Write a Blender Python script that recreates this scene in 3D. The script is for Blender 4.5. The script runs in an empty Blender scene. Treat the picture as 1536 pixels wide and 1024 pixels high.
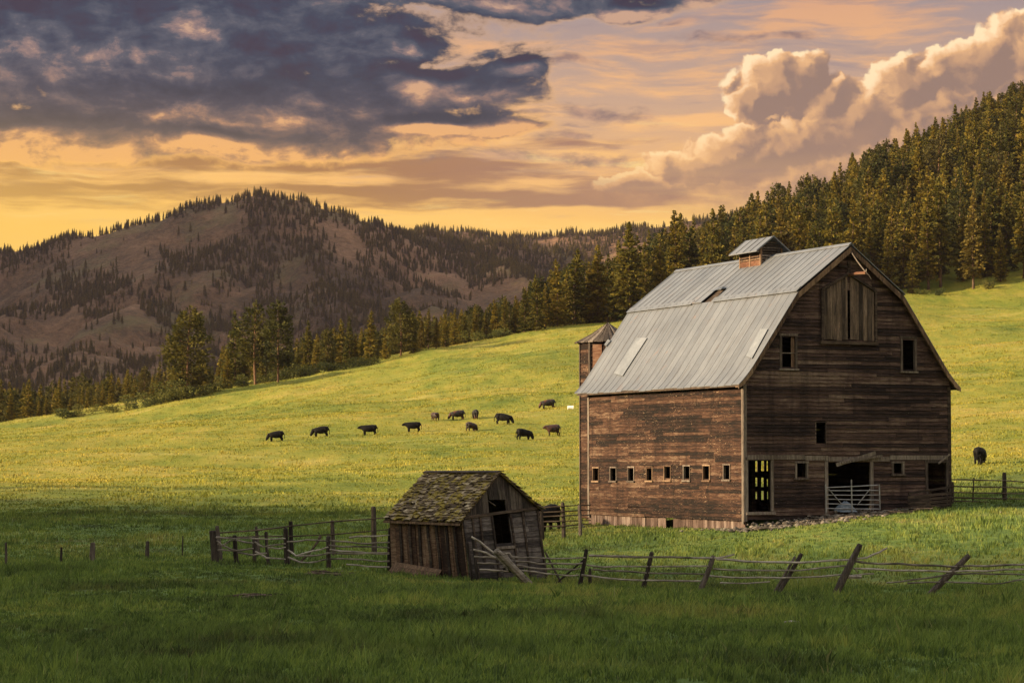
import bpy, bmesh, math, random
import numpy as np
from mathutils import Vector, Matrix
R=math.radians
sc=bpy.context.scene
COL=sc.collection
rng=np.random.default_rng(7)
random.seed(7)
# ---------------------------------------------------------------- camera
F=3500.0; HZ=690.0; TH=math.atan((HZ-512)/F)
cam=bpy.data.cameras.new('camera'); camo=bpy.data.objects.new('camera',cam); COL.objects.link(camo)
cam.sensor_width=36; cam.lens=F/1536*36; cam.clip_end=30000; cam.clip_start=.5
camo.rotation_euler=(math.pi/2+TH,0,0); sc.camera=camo
CT,ST=math.cos(TH),math.sin(TH)
def ray(px,py):
    # measured bearing of a point of the photograph (camera stands at the origin)
    dx=(px-768)/F; up=(512-py)/F
    d=np.array([dx, CT-up*ST, ST+up*CT]); return d/d[1]
def proj(P):
    f=P[1]*CT+P[2]*ST; u=-P[1]*ST+P[2]*CT
    return 768+F*P[0]/f, 512-F*u/f
# ---------------------------------------------------------------- noise (numpy)
def hash2(ix,iy,s):
    h=(ix.astype(np.int64)*374761393+iy.astype(np.int64)*668265263+s*1442695041)&0xFFFFFFFF
    h=((h^(h>>13))*1274126177)&0xFFFFFFFF
    return ((h^(h>>16))&0xFFFFFF)/float(0xFFFFFF)
def vnoise(x,y,s=0):
    x=np.asarray(x,float);y=np.asarray(y,float)
    ix=np.floor(x);iy=np.floor(y);fx=x-ix;fy=y-iy
    fx=fx*fx*(3-2*fx);fy=fy*fy*(3-2*fy)
    a=hash2(ix,iy,s);b=hash2(ix+1,iy,s);c=hash2(ix,iy+1,s);d=hash2(ix+1,iy+1,s)
    return a+(b-a)*fx+(c-a)*fy+(a-b-c+d)*fx*fy
def fbm(x,y,o=5,s=0,g=.5):
    t=0;a=1;n=0
    for i in range(o):
        t=t+a*(vnoise(x,y,s+i*17)-.5);n+=a;a*=g;x=np.asarray(x)*2.03+3.1;y=np.asarray(y)*2.03-1.7
    return t/n
def sstep(a,b,x):
    t=np.clip((x-a)/(b-a),0,1); return t*t*(3-2*t)
# ---------------------------------------------------------------- terrain
_ctl=[]
for Y,pts in {
 27:[(-100,1028),(768,1024),(1640,1022)],
 60:[(-200,893),(768,893),(1700,892)],
 80:[(-250,848),(300,845),(600,858),(768,863),(1000,871),(1270,874),(1536,872),(1750,870)],
 95:[(-250,826),(320,825),(600,828),(800,826),(1100,812),(1300,795),(1536,788),(1750,780)],
 106:[(-200,800),(450,800),(850,800),(1117,786),(1260,768),(1420,758),(1600,757),(1800,745)],
 122:[(-200,776),(480,776),(882,779),(1300,752),(1560,735)],
 160:[(-250,745),(300,744),(768,744),(1250,715),(1470,701),(1700,680)],
 215:[(-250,708),(300,698),(768,690),(1150,672),(1500,652),(1750,630)],
 275:[(-250,690),(100,672),(480,656),(830,653),(1150,630),(1500,603),(1750,580)],
 325:[(-250,684),(100,655),(480,630),(830,611),(1150,588),(1500,562),(1750,545)],
 450:[(-250,668),(100,640),(480,590),(830,535),(1150,515),(1500,492),(1750,480)],
 560:[(-300,668),(0,645),(150,618),(290,594),(430,567),(560,545),(700,520),(860,488),(1000,472),(1150,462),(1370,446),(1536,437),(1800,415)],
}.items():
    for px,py in pts:
        _ctl.append(((px-768)/F*Y,Y,(HZ-py)/F*Y))
_ctl+=[(-60,0,-2.2),(0,0,-1.8),(60,0,-1.4),(-60,-200,-3),(60,-200,-2)]
# beyond the edge of the meadow: valley on the left, wooded hill on the right
for px,Y,z in [(-300,700,-14),(0,720,-12),(150,740,-7),(300,740,0),(450,740,4),(560,740,8),(700,730,16),(800,720,28),(900,720,42),(1000,740,52),(1100,760,60),
   (1200,790,74),(1300,810,86),(1400,825,106),(1536,840,124),(1750,850,146),(1150,640,47),(1300,640,56),(1450,640,62),(1600,640,70),(1000,640,42),(860,640,34),
   (700,640,24),(560,640,20),(1536,960,130),(1400,950,104),(1200,920,66),(1000,900,40),(800,860,20),(600,860,8),(300,900,-6),(0,900,-14),(-300,900,-25),(1800,980,140),(1450,1080,80),(1100,1080,30)]:
    _ctl.append(((px-768)/F*Y,Y,z))
_ctl=np.array(_ctl)
def _u(X,Y):   # distance compressed so that near detail and far sweep get equal say
    return np.stack([np.asarray(X,float)/(40+.35*np.asarray(Y,float).clip(-60)),np.log((np.asarray(Y,float).clip(-200)+260)/260)*4.0],-1)
_cu=_u(_ctl[:,0],_ctl[:,1])
def _phi(a,b):
    d2=((a[:,None,:]-b[None,:,:])**2).sum(-1); return .5*d2*np.log(d2+1e-12)
_n=len(_ctl)
_A=np.zeros((_n+3,_n+3));_A[:_n,:_n]=_phi(_cu,_cu)+np.eye(_n)*.004
_P=np.c_[np.ones(_n),_cu];_A[:_n,_n:]=_P;_A[_n:,:_n]=_P.T
_w=np.linalg.solve(_A,np.r_[_ctl[:,2],0,0,0])
def ground(X,Y):
    X=np.atleast_1d(np.asarray(X,float));Y=np.atleast_1d(np.asarray(Y,float))
    sh=X.shape;x=X.ravel();y=Y.ravel();out=np.empty(x.size)
    xc=np.clip(x,-(60+.75*y.clip(0)),60+.75*y.clip(0)); yc=y.clip(-200,1150)
    for i in range(0,x.size,20000):
        u=_u(xc[i:i+20000],yc[i:i+20000]); out[i:i+20000]=_phi(u,_cu)@_w[:_n]+_w[_n]+u@_w[_n+1:]
    far=sstep(950,1350,y); out=out*(1-far)-18*far
    # undulation
    amp=.05+.0035*np.clip(y,0,800)
    out=out+amp*2*fbm(x/22,y/22,3,5)*sstep(20,60,y)*(1-sstep(96,102,y)*(1-sstep(120,130,y))*sstep(0,4,x)*(1-sstep(24,30,x)))
    out=out+.10*fbm(x/2.2,y/2.2,3,9)*(1-sstep(150,300,y))
    # wooded bank added out of view to keep the evening sun off the near grass
    yy=y+.25*(x+75)
    crest=21.5+11*(1-sstep(52,70,yy))-21*sstep(100,188,yy)
    bank=np.exp(-((x+80)/17)**2)*sstep(-190,-120,y)
    bank=bank*sstep(-26,-40,x+.12*(y-60).clip(0))
    out=out+bank*(crest+3.0*(1-sstep(116,188,yy))).clip(0)
    return out.reshape(sh)
def gz(x,y): return float(ground(x,y)[0])
def hit(px,py,y0=20,y1=900):
    d=ray(px,py); ys=np.concatenate([np.arange(y0,200,.5),np.arange(200,y1,2.)])
    g=ground(d[0]*ys,ys)-d[2]*ys
    k=np.argmax(g>0)
    if k==0: return None
    t=g[k-1]/(g[k-1]-g[k]); y=ys[k-1]+(ys[k]-ys[k-1])*t
    return np.array([d[0]*y,y,gz(d[0]*y,y)])
def at(px,py,Y): return ray(px,py)*Y
# ---------------------------------------------------------------- object helpers
def tag(o,label=None,cat=None,group=None,kind=None):
    if label: o['label']=label
    if cat: o['category']=cat
    if group: o['group']=group
    if kind: o['kind']=kind
    return o
def empty(name,loc=(0,0,0),rz=0,**k):
    o=bpy.data.objects.new(name,None);COL.objects.link(o);o.location=loc;o.rotation_euler=(0,0,rz);o.empty_display_size=.3
    return tag(o,**k)
class MB:
    def __init__(s): s.v=[];s.f=[];s.c=[]
    def poly(s,vs,fs,tone=.5):
        b=len(s.v);s.v+= [tuple(map(float,v)) for v in vs];s.f+=[tuple(b+i for i in f) for f in fs];s.c+=[tone]*len(vs)
    def box(s,o,ax,ay,az,tone=.5):
        o,ax,ay,az=map(lambda t:np.asarray(t,float),(o,ax,ay,az))
        vs=[o,o+ax,o+ax+ay,o+ay,o+az,o+ax+az,o+ax+ay+az,o+ay+az]
        s.poly(vs,[(0,3,2,1),(4,5,6,7),(0,1,5,4),(1,2,6,5),(2,3,7,6),(3,0,4,7)],tone)
    def tube(s,pts,rad,n=7,tone=.5,cap=True,jit=0):
        pts=[np.asarray(p,float) for p in pts]
        if not hasattr(rad,'__len__'): rad=[rad]*len(pts)
        vs=[];fs=[]
        for i,p in enumerate(pts):
            t=pts[min(i+1,len(pts)-1)]-pts[max(i-1,0)];t=t/ (np.linalg.norm(t)+1e-9)
            a=np.cross(t,[0,0,1]) if abs(t[2])<.9 else np.cross(t,[1,0,0]);a/=np.linalg.norm(a);b=np.cross(t,a)
            for k in range(n):
                q=2*math.pi*k/n; r=rad[i]*(1+random.uniform(-jit,jit))
                vs.append(p+r*(a*math.cos(q)+b*math.sin(q)))
        for i in range(len(pts)-1):
            for k in range(n): fs.append((i*n+k,i*n+(k+1)%n,(i+1)*n+(k+1)%n,(i+1)*n+k))
        if cap: fs.append(tuple(range(n-1,-1,-1)));fs.append(tuple((len(pts)-1)*n+k for k in range(n)))
        s.poly(vs,fs,tone)
    def build(s,name,mat,parent=None,smooth=False,**k):
        me=bpy.data.meshes.new(name);me.from_pydata(s.v,[],s.f);me.update()
        a=me.attributes.new('tone','FLOAT','POINT');a.data.foreach_set('value',np.array(s.c,dtype=np.float32))
        if smooth: me.polygons.foreach_set('use_smooth',[True]*len(me.polygons))
        me.materials.append(mat)
        o=bpy.data.objects.new(name,me);COL.objects.link(o)
        if parent is not None:
            o.parent=parent; o.matrix_parent_inverse=Matrix.Identity(4)
            if parent.type=='EMPTY': o.location=-Vector(parent.location) if s_world else (0,0,0)
        return tag(o,**k)
s_world=True   # mesh code below is written in world coordinates; parts get the offset of their Empty
def np_mesh(name,V,Fc,mat,tone=None,smooth=False):
    me=bpy.data.meshes.new(name);V=np.asarray(V,np.float32);Fc=np.asarray(Fc,np.int32);k=Fc.shape[1]
    me.vertices.add(len(V));me.vertices.foreach_set('co',V.ravel())
    me.loops.add(Fc.size);me.loops.foreach_set('vertex_index',Fc.ravel())
    me.polygons.add(len(Fc));me.polygons.foreach_set('loop_start',np.arange(0,Fc.size,k,dtype=np.int32))
    try: me.polygons.foreach_set('loop_total',np.full(len(Fc),k,np.int32))
    except Exception: pass
    if smooth: me.polygons.foreach_set('use_smooth',np.ones(len(Fc),bool))
    me.update(calc_edges=True)
    if tone is not None:
        a=me.attributes.new('tone','FLOAT','POINT');a.data.foreach_set('value',np.asarray(tone,np.float32))
    if mat: me.materials.append(mat)
    return me
def link(name,me,parent=None,**k):
    o=bpy.data.objects.new(name,me);COL.objects.link(o)
    if parent is not None: o.parent=parent
    return tag(o,**k)
# ---------------------------------------------------------------- node DSL
class NT:
    def __init__(s,tree): s.t=tree;s.n=tree.nodes;s.l=tree.links
    def node(s,typ,ins={},**props):
        n=s.n.new(typ)
        for k,v in props.items(): setattr(n,k,v)
        for k,v in ins.items():
            i=n.inputs[k]
            if isinstance(v,S): s.l.new(v.s,i)
            elif isinstance(v,bpy.types.NodeSocket): s.l.new(v,i)
            else: i.default_value=v
        return n
    def m(s,op,*a,clamp=False):
        n=s.n.new('ShaderNodeMath');n.operation=op;n.use_clamp=clamp
        for i,v in enumerate(a):
            if isinstance(v,S): s.l.new(v.s,n.inputs[i])
            else: n.inputs[i].default_value=v
        return S(s,n.outputs[0])
    def xyz(s,x,y,z):
        return S(s,s.node('ShaderNodeCombineXYZ',{0:x,1:y,2:z}).outputs[0])
    def noise(s,vec,scale=1.,detail=5,rough=.5,dist=0.,lac=2.,typ='FBM',dim='3D'):
        n=s.node('ShaderNodeTexNoise',{'Vector':vec},noise_dimensions=dim,noise_type=typ,normalize=True) if typ=='FBM' else s.node('ShaderNodeTexNoise',{'Vector':vec},noise_dimensions=dim,noise_type=typ)
        n.inputs['Scale'].default_value=scale;n.inputs['Detail'].default_value=detail;n.inputs['Roughness'].default_value=rough
        n.inputs['Distortion'].default_value=dist;n.inputs['Lacunarity'].default_value=lac
        return S(s,n.outputs[0])
    def voro(s,vec,scale=1.,smooth=.5,detail=0,rand=1.,feature='SMOOTH_F1',dim='3D'):
        n=s.node('ShaderNodeTexVoronoi',{'Vector':vec},feature=feature,voronoi_dimensions=dim)
        n.inputs['Scale'].default_value=scale;n.inputs['Randomness'].default_value=rand
        if 'Smoothness' in n.inputs and feature=='SMOOTH_F1': n.inputs['Smoothness'].default_value=smooth
        if 'Detail' in n.inputs: n.inputs['Detail'].default_value=detail
        return n
    def ss(s,x,a,b,lo=0.,hi=1.):
        n=s.node('ShaderNodeMapRange',{},interpolation_type='SMOOTHSTEP')
        s.l.new(x.s,n.inputs[0])
        for i,v in zip((1,2,3,4),(a,b,lo,hi)):
            if isinstance(v,S): s.l.new(v.s,n.inputs[i])
            else: n.inputs[i].default_value=v
        return S(s,n.outputs[0])
    def lin(s,x,a,b,lo=0.,hi=1.):
        n=s.node('ShaderNodeMapRange',{});s.l.new(x.s,n.inputs[0])
        for i,v in zip((1,2,3,4),(a,b,lo,hi)):
            if isinstance(v,S): s.l.new(v.s,n.inputs[i])
            else: n.inputs[i].default_value=v
        return S(s,n.outputs[0])
    def mix(s,f,a,b,mode='MIX'):
        n=s.n.new('ShaderNodeMix');n.data_type='RGBA';n.blend_type=mode;n.clamp_factor=True
        for i,v in ((0,f),(6,a),(7,b)):
            if isinstance(v,S): s.l.new(v.s,n.inputs[i])
            elif i==0: n.inputs[0].default_value=v
            else: n.inputs[i].default_value=(*v,1)
        return S(s,n.outputs[2])
    def ramp(s,f,stops):
        n=s.n.new('ShaderNodeValToRGB');s.l.new(f.s,n.inputs[0]);e=n.color_ramp.elements
        while len(e)<len(stops): e.new(.5)
        for i,(p,c) in enumerate(stops): e[i].position=p;e[i].color=(*c,1)
        return S(s,n.outputs[0])
class S:
    def __init__(s,t,sock): s.t=t;s.s=sock
    def __add__(s,o): return s.t.m('ADD',s,o)
    __radd__=__add__
    def __sub__(s,o): return s.t.m('SUBTRACT',s,o)
    def __rsub__(s,o): return s.t.m('SUBTRACT',o,s)
    def __mul__(s,o): return s.t.m('MULTIPLY',s,o)
    __rmul__=__mul__
    def __truediv__(s,o): return s.t.m('DIVIDE',s,o)
    def max(s,o): return s.t.m('MAXIMUM',s,o)
    def min(s,o): return s.t.m('MINIMUM',s,o)
def srgb(r,g,b): return tuple((c/255/12.92 if c<10 else ((c/255+.055)/1.055)**2.4) for c in (r,g,b))
def newmat(name):
    m=bpy.data.materials.new(name);m.use_nodes=True;m.node_tree.nodes.clear();return m,NT(m.node_tree)
def finish(m,t,col,rough=.9,bump=None,bs=.3,bd=.02,metal=0.,spec=.3,trans=None):
    p=t.node('ShaderNodeBsdfPrincipled',{'Roughness':rough,'Metallic':metal,'Specular IOR Level':spec})
    if isinstance(col,S): t.l.new(col.s,p.inputs['Base Color'])
    else: p.inputs['Base Color'].default_value=(*col,1)
    if bump is not None:
        b=t.node('ShaderNodeBump',{'Height':bump,'Strength':bs,'Distance':bd});t.l.new(b.outputs[0],p.inputs['Normal'])
    out=t.node('ShaderNodeOutputMaterial')
    if trans:
        tr=t.node('ShaderNodeBsdfTranslucent',{})
        t.l.new(col.s,tr.inputs[0]);mx=t.node('ShaderNodeMixShader',{0:trans});t.l.new(p.outputs[0],mx.inputs[1]);t.l.new(tr.outputs[0],mx.inputs[2]);t.l.new(mx.outputs[0],out.inputs[0])
    else: t.l.new(p.outputs[0],out.inputs[0])
    return m
# ---------------------------------------------------------------- render settings, sun and sky
sc.view_settings.view_transform='Standard'; sc.view_settings.look='None'; sc.view_settings.gamma=1; sc.view_settings.use_curve_mapping=False
EXPO=1.5; sc.view_settings.exposure=EXPO
sc.cycles.use_denoising=True
sc.cycles.max_bounces=6; sc.cycles.diffuse_bounces=3; sc.cycles.glossy_bounces=2; sc.cycles.transmission_bounces=2; sc.cycles.volume_bounces=1
sc.cycles.sample_clamp_indirect=4
SUN_EL=R(15.5)
sund=Vector((-.972,-.236,0)).normalized()*math.cos(SUN_EL)+Vector((0,0,math.sin(SUN_EL)))
sl=bpy.data.lights.new('sun','SUN'); sl.energy=5.0; sl.angle=R(4.5); sl.color=(1.0,.77,.47)
so=bpy.data.objects.new('sun',sl);COL.objects.link(so);so.rotation_euler=sund.to_track_quat('Z','Y').to_euler();so.location=(-60,-20,60)
W=bpy.data.worlds.new('World'); sc.world=W; W.use_nodes=True; W.node_tree.nodes.clear(); t=NT(W.node_tree)
try: W.cycles.sampling_method='MANUAL'; W.cycles.sample_map_resolution=512
except Exception: pass
tc=t.node('ShaderNodeTexCoord')
sp=t.node('ShaderNodeSeparateXYZ',{0:tc.outputs['Generated']})
dx,dy,dz=[S(t,sp.outputs[i]) for i in range(3)]
az=t.m('ARCTAN2',dx,dy)
hz_=t.m('SQRT',dx*dx+dy*dy).max(.02)
tv=(dz/hz_).min(1.6)
# U,V: bearing and height in the sky; 100 units of 1/3500 rad; V grows downwards, horizon at 6.9
U=az*35.0+7.68; V=6.9-tv*35.0
def P(sx,sy,ox=0.,oy=0.,u=U,v=V): return t.xyz(u*sx+ox,v*sy+oy,0.)
# domain warp
w1=t.noise(P(.55,.9,3,1),1,3,.45)-.5; w2=t.noise(P(.55,.9,13,7),1,3,.45)-.5
Uw=U+w1*.85; Vw=V+w2*.5
def ell(cx,cy,rx,ry,u=Uw,v=Vw):
    a=(u-cx/100.)/(rx/100.); b=(v-cy/100.)/(ry/100.); return 1.0-t.m('SQRT',a*a+b*b)
def union(L,u=Uw,v=Vw):
    r=None
    for e in L:
        q=ell(*e,u=u,v=v); r=q if r is None else t.m('SMOOTH_MAX',r,q,.15)
    return r
TOPGAIN=1.9
K=2**-EXPO     # colours below are as seen; exposure is taken out at the end
c=lambda r,g,b: srgb(r,g,b)
# clear evening sky: physical sky plus glow towards the set of the sun
sky=t.node('ShaderNodeTexSky',{},sky_type='NISHITA',sun_disc=False,sun_elevation=SUN_EL,sun_rotation=math.atan2(sund.x,sund.y),air_density=1.3,dust_density=3.0,ozone_density=1.5)
base=t.ramp(t.lin(V,0,4.2),[(0.0,c(158,142,142)),(.35,c(200,164,134)),(.62,c(244,184,110)),(.80,c(255,198,96)),(.93,c(255,202,104)),(1.,c(255,192,90))])
lr=t.ss(U,2.,15.)   # paler and pinker away from the glow
base=t.mix(lr*.5,base,t.ramp(t.lin(V,0,4.2),[(0.,c(156,138,134)),(.3,c(192,156,134)),(.65,c(230,182,134)),(1.,c(252,198,122))]))
# thin streaks of high cloud
Vs=V+w2*.3
st=t.noise(P(.16,1.15,1.5,4,Uw,Vs),1.6,7,.62)
st2=t.noise(P(.3,3.2,8,2,Uw,Vs),1.5,9,.66)
base=t.mix(t.ss(st,.45,.60)*.85,base,t.ramp(t.lin(V,0,4.2),[(0,c(222,164,118)),(.4,c(250,190,122)),(.75,c(255,200,108)),(1,c(255,222,128))]))
base=t.mix(t.ss(st2,.52,.68)*t.ss(V,4.4,1.6)*.55,base,c(150,132,132))
base=t.mix(t.ss(st2,.44,.30)*t.ss(V,1.3,2.8)*.75,base,c(255,226,146))
# grey-orange bars low over the mountain
bars=t.noise(P(.24,2.1,21,5,Uw,Vs),1.3,9,.6)
bm_=union([(60,297,300,20),(40,243,260,34),(230,282,160,12),(360,250,320,30),(680,258,150,30),(560,290,300,12),(800,302,420,12),(540,222,200,22),(980,276,220,24),(860,215,150,12)])
bd=t.ss(bm_*.45+(bars-.5)*2.4,-.14,.36)
bcol=t.mix(t.ss(U,4.,9.),c(142,92,62),c(156,114,96))
base=t.mix(bd*.9,base,bcol)
# dark rain-cloud deck
def dens(u,v,det=11):
    m=union([(140,30,700,190),(380,170,440,84),(640,128,205,46),(765,104,76,24),(640,190,190,18),(20,205,330,56),(330,215,260,40),(780,-14,330,46),(945,14,80,24),(612,70,56,34),(-600,0,900,290)],u,v)
    f=t.noise(t.xyz(u*.75,v*1.35,.3),1.5,det,.60)-.5
    f2=t.noise(t.xyz(u*.28,v*.9,4.3),1.6,3,.5)-.5
    f3=t.noise(t.xyz(u*2.2,v*4.2,9.3),1.4,det-2,.68)-.5
    return m*1.0+f*1.05+f2*.38+f3*.30
d0=dens(Uw,Vw)
d1=dens(Uw-.13,Vw+.17)     # towards the light: low and to the left
rel=(d0-d1)
cov=t.ss(d0,.0,.20)
thick=t.ss(d0,.03,.42)
low=t.ss(Vw,.7,2.5)
tex=t.noise(P(.9,1.6,31,17,Uw,Vw),1.5,10,.62)
big=t.noise(P(.33,.75,3,57,Uw,Vw),1.2,5,.55)
mm=t.noise(P(1.2,2.3,61,27,Uw,Vw),1.3,12,.68)
il=t.lin(rel*1.25+(mm-.5)*1.1+(tex-.5)*.8+(big-.5)*1.7+low*.16,-.40,.66)
dcol=t.mix(low,t.ramp(il,[(0,c(32,46,60)),(.35,c(48,60,76)),(.62,c(80,84,94)),(.84,c(142,118,112)),(1,c(196,156,128))]),
               t.ramp(il,[(0,c(50,56,68)),(.35,c(76,72,78)),(.62,c(124,98,86)),(.84,c(184,134,94)),(1,c(240,176,104))]))
edge=t.mix(low,c(206,164,128),c(255,190,100))
dcol=t.mix(t.ss(thick,.75,.0),dcol,edge)
skyc=t.mix(cov*t.ss(thick,0.,.5,.6,1.),base,dcol)
# small torn clouds to the right of the deck
fr=union([(880,170,110,22),(860,92,60,14),(900,240,90,14),(1030,32,40,7),(850,205,70,10),(1130,60,150,12),(760,232,150,16)])
fd=t.ss(fr*.6+(t.noise(P(.8,2.2,5,5,Uw,Vw),1.6,10,.66)-.5)*1.9,.05,.55)
skyc=t.mix(fd*.75,skyc,t.mix(t.ss(tex,.4,.62),c(116,98,102),c(196,152,124)))
# towering cumulus bank at the right
w3=t.noise(P(1.6,1.6,3,1),1,7,.6)-.5; w4=t.noise(P(1.6,1.6,23,7),1,7,.6)-.5
Uc=U+w3*.62; Vc=V+w4*.62
CU=[(1180,128,84,56),(1135,150,46,40),(1245,150,60,46),(1460,100,90,52),(1540,105,100,70),(1350,135,85,46),(1290,175,90,50),(1400,190,150,80),(1200,215,120,50),(1100,238,90,40),(1040,250,90,30),(960,272,90,20),(1300,260,200,60),(1700,110,240,120),(1640,240,300,140)]
def puff(u,v):
    a=S(t,t.voro(t.xyz(u,v,0.),1.45,.6,dim='2D').outputs['Distance'])
    b=S(t,t.voro(t.xyz(u+3.,v,0.),3.1,.7,dim='2D').outputs['Distance'])
    d=S(t,t.voro(t.xyz(u,v+7.,0.),7.0,.8,dim='2D').outputs['Distance'])
    n=t.noise(t.xyz(u,v,0.),3.,10,.62)-.5
    m=union(CU,u,v)
    return m*1.15+(.42-a)*.50+(.42-b)*.30+(.42-d)*.15+n*.42
q0=puff(Uc,Vc)
q1=puff(Uc-.13,Vc-.07)
cc=t.ss(q0,.0,.16)
litc=t.ss(q0-q1,-.12,.34)
hl=t.ss(q0,.95,.05)           # brightest near the outline
lowc=t.ss(V,1.3,2.8)
bigc=t.noise(P(.5,.6,43,57),1.3,6,.6)
amt=(litc*(hl*.7+.45)+(bigc-.5)*.55).min(1.0).max(0.)
ccol=t.mix(lowc,t.ramp(amt,[(0,c(148,120,104)),(.35,c(188,146,112)),(.65,c(230,178,124)),(.85,c(250,206,156)),(1,c(255,226,178))]),
               t.ramp(amt,[(0,c(158,126,106)),(.3,c(194,150,114)),(.6,c(226,174,118)),(.85,c(250,196,132)),(1,c(255,214,150))]))
skyc=t.mix(t.ss(ell(1330,285,560,75),0.,.75)*.80,skyc,t.mix(t.ss(tex,.36,.66),c(168,130,108),c(224,172,118)))
skyc=t.mix(cc*t.ss(V,3.3,2.2),skyc,ccol)
# glow on the horizon at the left
gl=t.m('POWER',2.718,((U+3.)*(U+3.)/60.+(V-3.7)*(V-3.7)/1.6)*-1.0)
skyc=t.mix(gl*.75,skyc,c(255,204,92))
# the part of the sky overhead and behind, cooler, brightened to fill the shaded ground
top_=t.ss(V,-.5,-9.)
topc=t.mix(t.noise(P(.25,.35,2,9),1.,5,.6),c(138,142,148),c(202,200,190))
tg=t.node('ShaderNodeVectorMath',{0:topc.s,'Scale':TOPGAIN},operation='SCALE')
skyc=t.mix(top_,skyc,S(t,tg.outputs[0]))
# scale out the exposure, raise to compensate for the haze, add the physical sky
SKYGAIN=1.26; SUBC=(.013,.010,.006)
vm=t.node('ShaderNodeVectorMath',{0:skyc.s,'Scale':K*SKYGAIN},operation='SCALE')
vs=t.node('ShaderNodeVectorMath',{0:sky.outputs[0],'Scale':.002},operation='SCALE')
va=t.node('ShaderNodeVectorMath',{0:vm.outputs[0],1:vs.outputs[0]},operation='ADD');va=t.node('ShaderNodeVectorMath',{0:va.outputs[0],1:SUBC},operation='SUBTRACT');va=t.node('ShaderNodeVectorMath',{0:va.outputs[0],1:(.006,.007,.011)},operation='MAXIMUM')
bg=t.node('ShaderNodeBackground',{'Strength':1.0});t.l.new(va.outputs[0],bg.inputs[0])
wo=t.node('ShaderNodeOutputWorld');t.l.new(bg.outputs[0],wo.inputs[0])
# ---------------------------------------------------------------- materials
def world_pos(t): return t.node('ShaderNodeNewGeometry').outputs['Position']
def scaled(t,vec,x,y,z):
    n=t.node('ShaderNodeVectorMath',{0:vec,1:(x,y,z)},operation='MULTIPLY');return n.outputs[0]
# colour of the sward, shared by the soil sheet and the blades so that patches run through both
def sward(t,blade=False):
    p=world_pos(t)
    flat=scaled(t,p,1,1,0)
    sp=t.node('ShaderNodeSeparateXYZ',{0:p}); Y=S(t,sp.outputs[1]); X=S(t,sp.outputs[0])
    big=t.noise(scaled(t,flat,.9,.35,1),.035,5,.6)
    mid=t.noise(scaled(t,flat,1,.55,1),.23,6,.62)
    fine=t.noise(flat,1.7,6,.65)
    # grazed upper pasture is yellower than the rank grass round the buildings
    far=t.ss(Y+(big-.5)*80.,105.,185.)
    near=t.ramp(t.lin(big*.8+mid*.75+fine*.5,.78,1.26),[(0.,(.028,.032,.013)),(.25,(.056,.084,.022)),(.5,(.095,.142,.032)),(.74,(.155,.180,.044)),(1.,(.20,.155,.065))])
    up=t.ramp(t.lin(big*.8+mid*.6+fine*.3,.62,1.06),[(0.,(.070,.105,.016)),(.35,(.150,.166,.024)),(.65,(.225,.205,.032)),(1.,(.31,.24,.06))])
    col=t.mix(far,near,up)
    dirt=t.ss(t.noise(scaled(t,flat,.6,1,1),.10,8,.72,.6),.53,.70)
    col=t.mix(dirt*.55*(1.-far*.7),col,(.105,.075,.040))
    # dry fine tussocks far off
    tus=t.ss(t.noise(scaled(t,flat,.5,.22,1),.55,5,.7),.54,.72)
    col=t.mix(tus*.38*far,col,(.11,.13,.022))
    pale=t.ss(t.noise(scaled(t,flat,.25,.5,1),.16,6,.7,.5),.56,.70)
    col=t.mix(pale*.35*far,col,(.40,.34,.12))
    # valley floor and wood floor beyond the meadow
    lim=t.ss(Y,600.,680.)
    col=t.mix(lim,col,t.ramp(t.noise(flat,.03,6,.7),[(0.3,(.035,.040,.015)),(.7,(.09,.085,.035))]))
    return col,flat,fine,mid
m,t=newmat('meadow'); col,flat,fine,mid=sward(t)
h=fine*.6+mid*1.2+t.noise(flat,7.,4,.7)*.25
GRASS=finish(m,t,col,.95,h,.9,.25,spec=.1)
m,t=newmat('grass_blade'); col,flat,fine,mid=sward(t)
at_=t.node('ShaderNodeAttribute',attribute_name='tone'); tn=S(t,at_.outputs['Fac'])
col=t.mix(t.ss(tn,.05,.8),t.mix(1.,col,(.58,.64,.60),'MULTIPLY'),t.mix(1.,col,(1.75,1.6,1.3),'MULTIPLY'))
col=t.mix(t.ss(tn,.80,.97)*.6,col,(.24,.20,.09))
BLADE=finish(m,t,col,.7,spec=.25,trans=.35)
# ---------------------------------------------------------------- ground sheet
def axis(lo,hi,d0,gr,dmax,fine_lo,fine_hi):
    a=list(np.arange(fine_lo,fine_hi,d0));x=fine_hi;d=d0
    while x<hi: a.append(x);x+=d;d=min(d*gr,dmax)
    a.append(hi);x=fine_lo;d=d0
    b=[]
    while x>lo: x-=d;d=min(d*gr,dmax);b.append(x)
    return np.array(sorted(set([max(lo,q) for q in b]+a)))
gx=axis(-3600,3600,.9,1.035,120,-45,55)
gy=np.concatenate([np.arange(-240,20,6.),np.arange(20,150,.8),np.arange(150,340,1.8),np.arange(340,700,4.),np.arange(700,1100,9.),np.arange(1100,4000,80.)])
GX,GY=np.meshgrid(gx,gy)
GZ=ground(GX,GY)
V=np.stack([GX.ravel(),GY.ravel(),GZ.ravel()],1)
nx,ny=len(gx),len(gy)
i=np.arange(nx-1)[None,:]+np.arange(ny-1)[:,None]*nx
Fq=np.stack([i,i+1,i+1+nx,i+nx],-1).reshape(-1,4)
link('ground',np_mesh('ground',V,Fq,GRASS,smooth=True),kind='structure')
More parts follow.
